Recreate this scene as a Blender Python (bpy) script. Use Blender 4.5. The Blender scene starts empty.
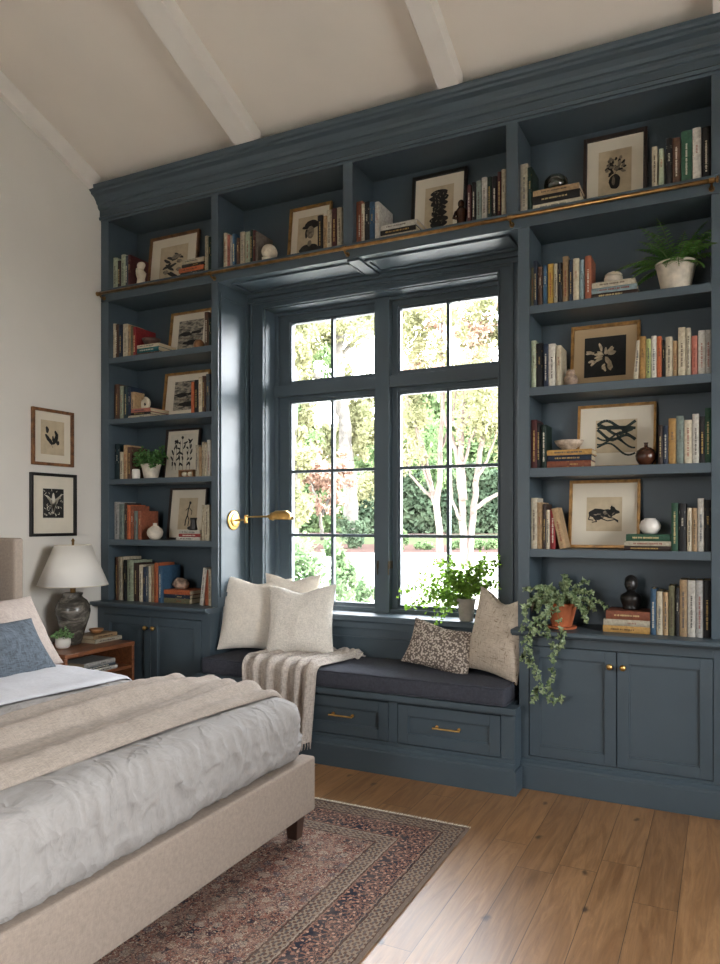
import bpy, math, random
from mathutils import Vector, Matrix, noise
PI=math.pi
C=bpy.context.scene.collection
random.seed(7)
# ---------------------------------------------------------------- camera
FOC=737.0; YAW=math.radians(26.32); CH=1.4
cc,ss=math.cos(YAW),math.sin(YAW)
def ray(u,v):
    a=(u-360)/FOC; return (cc*a-ss, ss*a+cc, -(v-521)/FOC)
def atY(u,v,y):
    x,yy,z=ray(u,v); t=y/yy; return Vector((x*t,y,CH+z*t))
def atT(u,v,t):
    x,y,z=ray(u,v); return Vector((x*t,y*t,CH+z*t))
cam=bpy.data.cameras.new('camera'); camo=bpy.data.objects.new('camera',cam); C.objects.link(camo)
camo.location=(0,0,CH); camo.rotation_euler=(PI/2,0,YAW)
cam.sensor_fit='HORIZONTAL'; cam.sensor_width=36; cam.lens=36*FOC/720; cam.shift_y=39/720
cam.clip_start=.05; cam.clip_end=400
bpy.context.scene.camera=camo
# ---------------------------------------------------------------- materials
def lin(c):
    c=c/255.0
    return c/12.92 if c<=.04045 else ((c+.055)/1.055)**2.4
def rgb(c): return (lin(c[0]),lin(c[1]),lin(c[2]),1)
class NT:
    def __init__(s,name):
        s.m=bpy.data.materials.new(name); s.m.use_nodes=True; s.t=s.m.node_tree; s.t.nodes.clear()
        s.out=s.t.nodes.new('ShaderNodeOutputMaterial')
        s.b=s.n('ShaderNodeBsdfPrincipled'); s.l(s.b.outputs[0],s.out.inputs[0])
    def n(s,ty,**kw):
        n=s.t.nodes.new(ty)
        for k,v in kw.items(): setattr(n,k,v)
        return n
    def l(s,a,b): s.t.links.new(a,b)
    def set(s,node,key,val):
        i=node.inputs[key]
        if hasattr(val,'node') : s.l(val,i)
        else: i.default_value=val
    def math(s,op,a,b=0.0,c=None,clamp=False):
        n=s.n('ShaderNodeMath',operation=op); n.use_clamp=clamp
        s.set(n,0,a); s.set(n,1,b)
        if c is not None: s.set(n,2,c)
        return n.outputs[0]
    def coord(s,kind='Object',scale=(1,1,1)):
        c=s.n('ShaderNodeTexCoord'); m=s.n('ShaderNodeMapping'); s.l(c.outputs[kind],m.inputs[0]); m.inputs['Scale'].default_value=scale
        return m.outputs[0]
    def noise(s,vec,scale,detail=3,rough=.5,dist=0):
        n=s.n('ShaderNodeTexNoise'); s.l(vec,n.inputs['Vector']); n.inputs['Scale'].default_value=scale
        n.inputs['Detail'].default_value=detail; n.inputs['Roughness'].default_value=rough; n.inputs['Distortion'].default_value=dist
        return n.outputs[0]
    def voro(s,vec,scale,feature='F1',rnd=1.0,dim='3D'):
        n=s.n('ShaderNodeTexVoronoi',feature=feature,voronoi_dimensions=dim); s.l(vec,n.inputs['Vector']); n.inputs['Scale'].default_value=scale; n.inputs['Randomness'].default_value=rnd
        return n
    def ramp(s,fac,stops,interp='LINEAR'):
        r=s.n('ShaderNodeValToRGB'); s.l(fac,r.inputs[0]); e=r.color_ramp; e.interpolation=interp
        while len(e.elements)<len(stops): e.elements.new(.5)
        for k,(p,c) in enumerate(stops): e.elements[k].position=p; e.elements[k].color=c if len(c)==4 else rgb(c)
        return r.outputs[0]
    def mix(s,fac,a,b,blend='MIX'):
        m=s.n('ShaderNodeMix',data_type='RGBA',blend_type=blend)
        s.set(m,0,fac)
        for k,v in ((6,a),(7,b)):
            if hasattr(v,'node'): s.l(v,m.inputs[k])
            else: m.inputs[k].default_value=v if len(v)==4 else rgb(v)
        return m.outputs[2]
    def bump(s,h,strength=.3,dist=.01):
        b=s.n('ShaderNodeBump'); s.l(h,b.inputs['Height']); b.inputs['Strength'].default_value=strength; b.inputs['Distance'].default_value=dist
        s.l(b.outputs[0],s.b.inputs['Normal'])
    def fin(s,color,rough=.5,metal=0,spec=.5):
        s.set(s.b,'Base Color',color if hasattr(color,'node') else (color if len(color)==4 else rgb(color)))
        s.set(s.b,'Roughness',rough); s.b.inputs['Metallic'].default_value=metal; s.b.inputs['Specular IOR Level'].default_value=spec
        return s.m
def plain(name,c,rough=.5,metal=0,var=.06,vs=6,spec=.5,bump=0,bs=80,bd=.002):
    t=NT(name); v=t.coord(); n=t.noise(v,vs,4)
    lo=tuple(max(0,x*(1-var)) for x in c); hi=tuple(min(255,x*(1+var)) for x in c)
    col=t.ramp(n,[(.3,lo),(.7,hi)])
    if bump: t.bump(t.noise(v,bs,3),bump,bd)
    return t.fin(col,rough,metal,spec)
def fabric(name,c,scale=350,var=.12,bump=.35,c2=None,slub=40,rough=.95,bd=.002,sheen=0,sw=.08):
    t=NT(name); v=t.coord()
    vx=t.coord(scale=(1,.12,.12)); vz=t.coord(scale=(.12,.12,1)); vy=t.coord(scale=(.12,1,.12))
    a=t.noise(vx,scale,2); b=t.noise(vz,scale,2); d=t.noise(vy,scale,2)
    s_=t.math('ADD',t.math('ADD',a,b),d); s_=t.math('MULTIPLY',s_,.3333)
    big=t.noise(v,slub,3)
    f=t.math('ADD',t.math('MULTIPLY',s_,1-sw),t.math('MULTIPLY',big,sw))
    lo=c2 or tuple(x*(1-var*1.6) for x in c); hi=tuple(min(255,x*(1+var)) for x in c)
    t.bump(f,bump,bd)
    if sheen: t.b.inputs['Sheen Weight'].default_value=sheen
    return t.fin(t.ramp(f,[(.4,lo),(.6,hi)]),rough,0,.2)
MT={}
MT['paint']=plain('blue_grey_cabinet_paint',(68,81,89),.43,var=.03,vs=3,spec=.4)
MT['plaster']=plain('warm_wall_plaster',(216,212,204),.9,var=.015,vs=2,spec=.2,bump=.08,bs=30)
MT['ceil']=plain('ceiling_paint',(228,220,209),.9,var=.015,vs=2,spec=.2)
MT['beam']=plain('beam_paint',(228,223,215),.7,var=.02,vs=4,spec=.3)
MT['brass']=plain('aged_brass',(214,172,104),.34,1,var=.08,vs=20)
MT['oldbrass']=plain('dark_rail_brass',(134,103,64),.38,1,var=.15,vs=20)
MT['cush']=fabric('charcoal_cushion_cloth',(66,68,76),500,.08,.3)
MT['upholst']=fabric('oatmeal_upholstery',(141,128,116),520,.04,.25,sw=.02)
MT['duvet']=fabric('washed_linen',(150,147,146),420,.03,.2)
MT['sheet']=fabric('white_bed_linen',(176,175,177),420,.02,.12)
MT['blanket']=fabric('beige_blanket_wool',(148,137,126),420,.06,.3)
MT['throw']=fabric('oatmeal_throw_knit',(182,172,162),300,.09,.7,bd=.004)
MT['pillow_cream']=fabric('cream_slub_linen',(216,208,196),420,.04,.3,bd=.002,sw=.04)
MT['pillow_boucle']=fabric('ivory_boucle',(220,214,204),260,.05,1.,slub=120,bd=.006,sw=.4)
MT['pillow_beige']=fabric('beige_bed_linen',(142,131,123),420,.05,.3)
MT['pillow_white']=fabric('crisp_white_cotton',(214,216,220),420,.02,.12)
MT['pillow_blue']=fabric('slate_blue_chenille',(74,81,88),260,.14,.5,slub=30,bd=.003)
MT['wood']=None; MT['leg']=plain('dark_walnut_leg',(58,40,32),.45,var=.2,vs=12)
MT['walnut']=None
MT['dark']=plain('painted_gap_shade',(30,37,42),.7,var=.05)  # dark colour stands in for the shade inside door and drawer gaps
MT['terra']=plain('terracotta_clay',(168,92,54),.8,var=.1,vs=15,bump=.1)
MT['cream_clay']=plain('cream_stoneware',(190,180,164),.6,var=.1,vs=25,bump=.3,bs=60)
MT['whitepot']=plain('white_ceramic',(212,208,200),.35,var=.03,vs=12)
MT['greypot']=plain('grey_stone_pot',(150,144,134),.75,var=.08,vs=20,bump=.2)
MT['bone']=plain('bone_plaster',(196,186,164),.7,var=.1,vs=18,bump=.2)
MT['browngl']=plain('brown_glaze',(62,36,24),.22,var=.3,vs=10)
MT['blackgl']=plain('black_bronze',(30,28,27),.35,var=.3,vs=14,spec=.5)
MT['greenglass']=plain('smoky_green_glass',(40,44,38),.08,var=.2,vs=8,spec=.8)
MT['bowlwood']=plain('turned_wood',(140,98,62),.5,var=.2,vs=22)
MT['darkbowl']=plain('dark_brown_bowl_clay',(70,48,40),.5,var=.2,vs=22)
MT['palebowl']=plain('pale_speckled_bowl',(176,160,142),.5,var=.15,vs=60)
MT['rock']=plain('crystal_rock',(136,116,100),.5,var=.4,vs=30,bump=.5,bs=40,bd=.01)
MT['shade']=None
MT['soil']=plain('potting_soil',(44,34,26),.95,var=.3,vs=60,bump=.5)
MT['page']=None
MT['mat']=plain('ivory_mat_board',(214,206,188),.9,var=.02)
MT['mattan']=plain('tan_mat_board',(176,152,118),.9,var=.03)
MT['ink']=plain('print_ink',(30,30,28),.8,var=.3,vs=40)
MT['inkgreen']=plain('green_black_print_ink',(34,46,42),.8,var=.3,vs=60)
MT['inkgrey']=plain('soft_grey_print_ink',(116,106,92),.8,var=.3,vs=60)
MT['inkpale']=plain('pale_petal_ink',(188,172,146),.8,var=.15,vs=60)
MT['paper']=plain('aged_print_paper',(186,170,142),.9,var=.06,vs=20)
MT['paperw']=plain('white_print_paper',(206,200,184),.9,var=.04,vs=20)
MT['paperdark']=plain('black_print_ground',(34,34,32),.85,var=.12,vs=30)
MT['fgold']=plain('gilded_wood_frame',(150,112,62),.4,.35,var=.2,vs=30)
MT['fwood']=plain('brown_wood_frame',(112,76,46),.45,var=.25,vs=30)
MT['fdark']=plain('dark_wood_frame',(40,26,22),.4,var=.25,vs=30)
MT['fblack']=plain('black_wood_frame',(20,19,19),.4,var=.2,vs=30)
MT['bark']=plain('pale_pinkish_bark',(90,78,71),.9,var=.12,vs=3,bump=.3,bs=8)
MT['barkgrey']=plain('pale_grey_bark',(84,80,74),.9,var=.2,vs=3,bump=.3,bs=8)
MT['mulch']=plain('red_brown_mulch',(66,53,48),.95,var=.12,vs=2,spec=0.0)
MT['lawn']=plain('mown_lawn',(62,68,48),.95,var=.08,vs=.5,spec=0.0)
MT['drive']=plain('pale_gravel_drive',(190,184,174),.9,var=.03,vs=1,spec=0.0)
MT['handle_dark']=plain('dark_bronze_latch',(74,62,44),.4,.7)
MT['houseout']=MT['plaster']
def linen_crumple(name,c):
    t=NT(name); v=t.coord(scale=(1,1,.6)); n=t.noise(v,3.6,2,.5,1.0); r=t.math('ABSOLUTE',t.math('SUBTRACT',n,.5)); r=t.math('SUBTRACT',.14,t.math('MINIMUM',r,.14))
    n2=t.noise(v,9,2,.5,.8); r2=t.math('ABSOLUTE',t.math('SUBTRACT',n2,.5)); r2=t.math('SUBTRACT',.12,t.math('MINIMUM',r2,.12))
    w=t.noise(t.coord(scale=(1,.1,.1)),420,2)
    h=t.math('ADD',t.math('ADD',t.math('MULTIPLY',r,1.0),t.math('MULTIPLY',r2,.5)),t.math('MULTIPLY',w,.02)); t.bump(h,.6,.09)
    return t.fin(t.ramp(w,[(.35,tuple(x*.97 for x in c)),(.65,c)]),.95,0,.15)
MT['duvet']=linen_crumple('crumpled_washed_linen',(148,144,140))
def woodmat(name,a,b,rough=.45,axis=(30,3,30)):
    t=NT(name); v=t.coord(scale=axis); n=t.noise(v,2.2,5,.6,.6)
    return t.fin(t.ramp(n,[(.3,a),(.7,b)]),rough)
MT['walnut']=woodmat('walnut_veneer',(92,54,34),(140,88,56),.38)
def glassm():
    m=bpy.data.materials.new('window_glass'); m.use_nodes=True; t=m.node_tree; t.nodes.clear()
    o=t.nodes.new('ShaderNodeOutputMaterial'); tr=t.nodes.new('ShaderNodeBsdfTransparent'); g=t.nodes.new('ShaderNodeBsdfGlossy')
    g.inputs['Roughness'].default_value=.01
    f=t.nodes.new('ShaderNodeFresnel'); f.inputs[0].default_value=1.25
    mx=t.nodes.new('ShaderNodeMixShader'); t.links.new(f.outputs[0],mx.inputs[0]); t.links.new(tr.outputs[0],mx.inputs[1]); t.links.new(g.outputs[0],mx.inputs[2]); t.links.new(mx.outputs[0],o.inputs[0])
    return m
MT['glass']=glassm()
def shadem():
    t=NT('linen_lampshade'); v=t.coord(); n=t.noise(v,120,2)
    t.bump(n,.1,.001); t.fin((246,244,239),.9,0,.1)
    tr=t.n('ShaderNodeBsdfTranslucent'); tr.inputs[0].default_value=rgb((246,240,230))
    mx=t.n('ShaderNodeMixShader'); mx.inputs[0].default_value=.3
    t.l(t.b.outputs[0],mx.inputs[1]); t.l(tr.outputs[0],mx.inputs[2]); t.l(mx.outputs[0],t.out.inputs[0]); return t.m
MT['shade']=shadem()
def pagem():
    t=NT('page_edges'); v=t.coord(scale=(1,.02,.02)); n=t.noise(v,900,2)
    return t.fin(t.ramp(n,[(.35,(176,160,132)),(.65,(206,192,164))]),.9,0,.1)
MT['page']=pagem()
def bookm():
    t=NT('book_cloth'); o=t.n('ShaderNodeObjectInfo'); v=t.coord(); n=t.noise(v,60,4)
    f=t.ramp(n,[(.3,(205,205,205)),(.7,(255,255,255))])
    t.bump(t.noise(v,500,2),.1,.001)
    return t.fin(t.mix(1.0,o.outputs['Color'],f,'MULTIPLY'),.6,0,.35)
MT['book']=bookm()
def inkm():
    t=NT('spine_lettering'); o=t.n('ShaderNodeObjectInfo'); return t.fin(o.outputs['Color'],.5,0,.3)
MT['title']=inkm()
def lampglaze():
    t=NT('smoky_lamp_glaze'); v=t.coord(scale=(1,1,2.2)); n=t.noise(v,7,6,.65,.8)
    t.bump(t.noise(v,50,3),.15,.002)
    return t.fin(t.ramp(n,[(.3,(38,36,33)),(.5,(78,74,68)),(.62,(130,124,114)),(.75,(66,60,54))]),.25)
MT['lampglaze']=lampglaze()
def leafm(name,a,b,tr=.3,scale=25,gloss=.45,sp=.4):
    t=NT(name); v=t.coord(); n=t.noise(v,scale,3); col=t.ramp(n,[(.3,a),(.7,b)]); t.fin(col,gloss,0,sp)
    x=t.n('ShaderNodeBsdfTranslucent'); t.l(col,x.inputs[0]); mx=t.n('ShaderNodeMixShader'); mx.inputs[0].default_value=tr
    t.l(t.b.outputs[0],mx.inputs[1]); t.l(x.outputs[0],mx.inputs[2]); t.l(mx.outputs[0],t.out.inputs[0]); return t.m
MT['ivy']=leafm('variegated_ivy_leaf',(54,88,48),(172,186,142),.22,80)
MT['fern']=leafm('fern_leaf',(58,108,44),(104,156,74),.3)
MT['maiden']=leafm('bright_green_leaf',(98,140,44),(150,184,80),.5)
MT['shelfplant']=leafm('deep_green_leaf',(54,100,50),(96,140,76),.25)
MT['succ']=leafm('pale_green_leaf',(104,150,90),(160,194,140),.3)
MT['stem']=plain('green_stem',(92,112,60),.6)
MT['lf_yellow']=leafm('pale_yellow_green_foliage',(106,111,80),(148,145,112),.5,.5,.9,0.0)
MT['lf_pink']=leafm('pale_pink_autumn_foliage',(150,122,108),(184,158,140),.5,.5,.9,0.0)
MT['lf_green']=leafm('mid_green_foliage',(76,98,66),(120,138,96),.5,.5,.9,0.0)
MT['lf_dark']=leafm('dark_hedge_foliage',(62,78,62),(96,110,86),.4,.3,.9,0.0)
MT['lf_near']=leafm('fresh_shrub_foliage',(64,88,58),(130,150,112),.4,2,.9,0.0)
def pattern_pillow():
    t=NT('spotted_woven_fabric'); v=t.coord(); vo=t.voro(v,85); n=t.noise(v,40,3)
    f=t.math('ADD',vo.outputs['Distance'],t.math('MULTIPLY',n,.5))
    t.bump(f,.5,.003)
    return t.fin(t.ramp(f,[(.62,(194,182,168)),(.76,(124,112,102)),(.95,(104,94,86))]),.95,0,.1)
MT['pillow_spot']=pattern_pillow()
def cross_pillow():
    t=NT('open_weave_check_fabric')
    a=t.noise(t.coord(scale=(1,.16,.16)),170,2); b=t.noise(t.coord(scale=(.16,.16,1)),170,2)
    f=t.math('MINIMUM',a,b); t.bump(f,.8,.004)
    return t.fin(t.ramp(f,[(.27,(140,124,106)),(.36,(194,180,162)),(.55,(212,200,184))]),.95,0,.1)
MT['pillow_weave']=cross_pillow()
def floorm():
    t=NT('oak_plank_floor'); c=t.n('ShaderNodeTexCoord'); sp=t.n('ShaderNodeSeparateXYZ'); t.l(c.outputs['Object'],sp.inputs[0])
    x,y=sp.outputs[0],sp.outputs[1]
    W=.152; xs=t.math('DIVIDE',x,W); ix=t.math('FLOOR',xs); fx=t.math('FRACT',xs)
    wn=t.n('ShaderNodeTexWhiteNoise',noise_dimensions='1D'); t.l(ix,wn.inputs['W'])
    ys=t.math('DIVIDE',t.math('ADD',y,t.math('MULTIPLY',wn.outputs[0],7.0)),1.7); iy=t.math('FLOOR',ys); fy=t.math('FRACT',ys)
    w2=t.n('ShaderNodeTexWhiteNoise',noise_dimensions='2D'); cb=t.n('ShaderNodeCombineXYZ'); t.l(ix,cb.inputs[0]); t.l(iy,cb.inputs[1]); t.l(cb.outputs[0],w2.inputs['Vector'])
    r=w2.outputs[0]
    cv=t.n('ShaderNodeCombineXYZ'); t.l(t.math('MULTIPLY',x,9.0),cv.inputs[0]); t.l(t.math('MULTIPLY',y,.9),cv.inputs[1]); t.l(t.math('MULTIPLY',r,37.0),cv.inputs[2])
    g=t.noise(cv.outputs[0],2.2,6,.62,1.6)
    cv2=t.n('ShaderNodeCombineXYZ'); t.l(t.math('MULTIPLY',x,60.0),cv2.inputs[0]); t.l(t.math('MULTIPLY',y,2.5),cv2.inputs[1]); t.l(r,cv2.inputs[2])
    g2=t.noise(cv2.outputs[0],2.,3)
    col=t.ramp(g,[(.25,(126,90,57)),(.48,(152,115,78)),(.62,(168,130,91)),(.8,(136,98,63))])
    col=t.mix(.35,col,t.ramp(g2,[(.3,(170,170,170)),(.7,(255,255,255))]),'MULTIPLY')
    tone=t.ramp(r,[(0,(226,220,212)),(.5,(240,235,228)),(1,(255,250,242))])
    col=t.mix(1.,col,tone,'MULTIPLY')
    kv=t.n('ShaderNodeCombineXYZ'); t.l(t.math('ADD',x,t.math('MULTIPLY',t.noise(c.outputs['Object'],14,2),.06)),kv.inputs[0]); t.l(t.math('MULTIPLY',y,.62),kv.inputs[1]); kv.inputs[2].default_value=3.3
    vo=t.voro(kv.outputs[0],3.4,dim='2D'); kn=t.ramp(vo.outputs['Distance'],[(.0,(0,0,0,1)),(.025,(.1,.1,.1,1)),(.065,(1,1,1,1))])
    keep=t.math('GREATER_THAN',t.n('ShaderNodeSeparateColor').outputs[0],.5)
    sc=t.n('ShaderNodeSeparateColor'); t.l(vo.outputs['Color'],sc.inputs[0]); keep=t.math('GREATER_THAN',sc.outputs[0],.35)
    knf=t.math('MULTIPLY',t.math('SUBTRACT',1.0,kn),keep)
    col=t.mix(t.math('MULTIPLY',knf,.8),col,(40,26,16))
    crk=t.noise(cv.outputs[0],5,4,.6,3.); ck=t.math('GREATER_THAN',crk,.72)
    col=t.mix(t.math('MULTIPLY',ck,.5),col,(60,38,22))
    gap=t.math('MAXIMUM',t.math('LESS_THAN',fx,.018),t.math('LESS_THAN',fy,.0016))
    col=t.mix(t.math('MULTIPLY',gap,.75),col,(36,22,14))
    h=t.math('SUBTRACT',t.math('MULTIPLY',g2,.4),gap); t.bump(h,.25,.002)
    rr=t.math('ADD',.27,t.math('MULTIPLY',g2,.16))
    return t.fin(col,rr,0,.5)
MT['floor']=floorm()
RX,RY=-1.035,3.215
def rugm():
    t=NT('persian_rug_pile'); c=t.n('ShaderNodeTexCoord'); sp=t.n('ShaderNodeSeparateXYZ')
    nz=t.n('ShaderNodeTexNoise'); t.l(c.outputs['Object'],nz.inputs['Vector']); nz.inputs['Scale'].default_value=55
    vm=t.n('ShaderNodeVectorMath',operation='SCALE'); t.l(nz.outputs['Color'],vm.inputs[0]); vm.inputs['Scale'].default_value=.014
    va=t.n('ShaderNodeVectorMath',operation='ADD'); t.l(c.outputs['Object'],va.inputs[0]); t.l(vm.outputs[0],va.inputs[1]); t.l(va.outputs[0],sp.inputs[0])
    x,y=sp.outputs[0],sp.outputs[1]   # object origin at the far right corner
    dx=t.math('MULTIPLY',x,-1.0); dy=t.math('MULTIPLY',y,-1.0)
    d=t.math('MINIMUM',dx,dy); al=t.math('MAXIMUM',dx,dy)
    def sine(v,f,ph=0): return t.math('SINE',t.math('ADD',t.math('MULTIPLY',v,f),ph))
    navy,rust,cream,tan,brown,pink=(46,47,56),(132,86,72),(168,154,138),(146,126,110),(78,60,52),(152,118,104)
    # field
    px=t.math('PINGPONG',t.math('ADD',dx,.02),.30); py=t.math('PINGPONG',dy,.36)
    pv=t.n('ShaderNodeCombineXYZ'); t.l(px,pv.inputs[0]); t.l(py,pv.inputs[1])
    vo=t.voro(pv.outputs[0],20,dim='2D'); sc=t.n('ShaderNodeSeparateColor'); t.l(vo.outputs['Color'],sc.inputs[0])
    pet=t.math('ABSOLUTE',sine(vo.outputs['Distance'],58.0))
    wv=t.noise(pv.outputs[0],26,4,.65,2.0)
    f1=t.ramp(wv,[(.30,navy),(.40,(84,60,54)),(.43,rust),(.49,(146,98,82)),(.53,tan),(.55,rust),(.575,(86,82,86)),(.61,pink)],'CONSTANT')
    mot=t.ramp(sc.outputs[0],[(0,cream),(.25,navy),(.5,pink),(.72,(98,96,100)),(.86,tan)],'CONSTANT')
    msk=t.math('MULTIPLY',t.math('GREATER_THAN',pet,.45),t.math('LESS_THAN',t.math('ADD',vo.outputs['Distance'],t.math('MULTIPLY',wv,.5)),.6))
    field=t.mix(t.math('MULTIPLY',msk,.85),f1,mot)
    fl=t.noise(pv.outputs[0],58,2,.5,2.5)
    field=t.mix(t.math('LESS_THAN',fl,.40),field,navy); field=t.mix(t.math('GREATER_THAN',fl,.60),field,(186,168,146))
    # guard stripe motif
    gz=t.math('MULTIPLY',sine(al,230.0),sine(d,260.0,.6)); guard=t.mix(t.math('GREATER_THAN',gz,.15),(146,130,112),(96,70,60))
    guard=t.mix(t.math('GREATER_THAN',t.math('MULTIPLY',sine(al,85.0,1.0),sine(d,300.0)),.4),guard,(92,84,82))
    pv2=t.n('ShaderNodeCombineXYZ'); t.l(t.math('PINGPONG',al,.075),pv2.inputs[0]); t.l(d,pv2.inputs[1])
    mb=t.noise(pv2.outputs[0],28,3,.55,2.4); mv=t.voro(pv2.outputs[0],30,dim='2D')
    main=t.ramp(mb,[(.0,navy),(.49,navy),(.495,(140,100,84)),(.55,(162,130,110)),(.58,(118,72,60)),(.61,navy)],'CONSTANT')
    main=t.mix(t.math('LESS_THAN',mv.outputs['Distance'],.17),main,(186,146,124))
    BW=.46
    def band(lo,hi): return t.math('MULTIPLY',t.math('GREATER_THAN',d,lo),t.math('LESS_THAN',d,hi))
    col=field
    for lo,hi,m in ((.24,.315,guard),(.09,.24,main),(.008,.09,guard)): col=t.mix(band(lo,hi),col,m)
    for p,w,k in ((.010,.005,brown),(.088,.006,(70,50,44)),(.098,.004,tan),(.238,.006,brown),(.246,.004,cream),(.315,.007,brown),(.325,.004,tan)): col=t.mix(band(p-w/2,p+w/2),col,k)
    col=t.mix(t.math('LESS_THAN',d,.008),col,(120,104,92))
    wear=t.noise(c.outputs['Object'],5.5,4,.65); wf=t.ramp(wear,[(.42,(0,0,0,1)),(.68,(1,1,1,1))])
    col=t.mix(t.math('MULTIPLY',wf,.28),col,(164,142,124))
    fine=t.noise(c.outputs['Object'],260,2); col=t.mix(.45,col,t.ramp(fine,[(.3,(130,130,130)),(.65,(255,255,255))]),'MULTIPLY')
    t.bump(fine,.6,.004)
    return t.fin(col,.97,0,.1)
MT['rug']=rugm()
def landm(name,sc_=3,off=0):
    t=NT(name); v=t.coord(scale=(6,1,16)); n=t.noise(v,sc_,5,.6,.4)
    return t.fin(t.ramp(n,[(.35,(58,58,54)),(.48,(120,116,106)),(.56,(168,160,144)),(.7,(90,88,80))]),.9)
MT['landscape']=landm('engraved_landscape_print')
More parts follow.
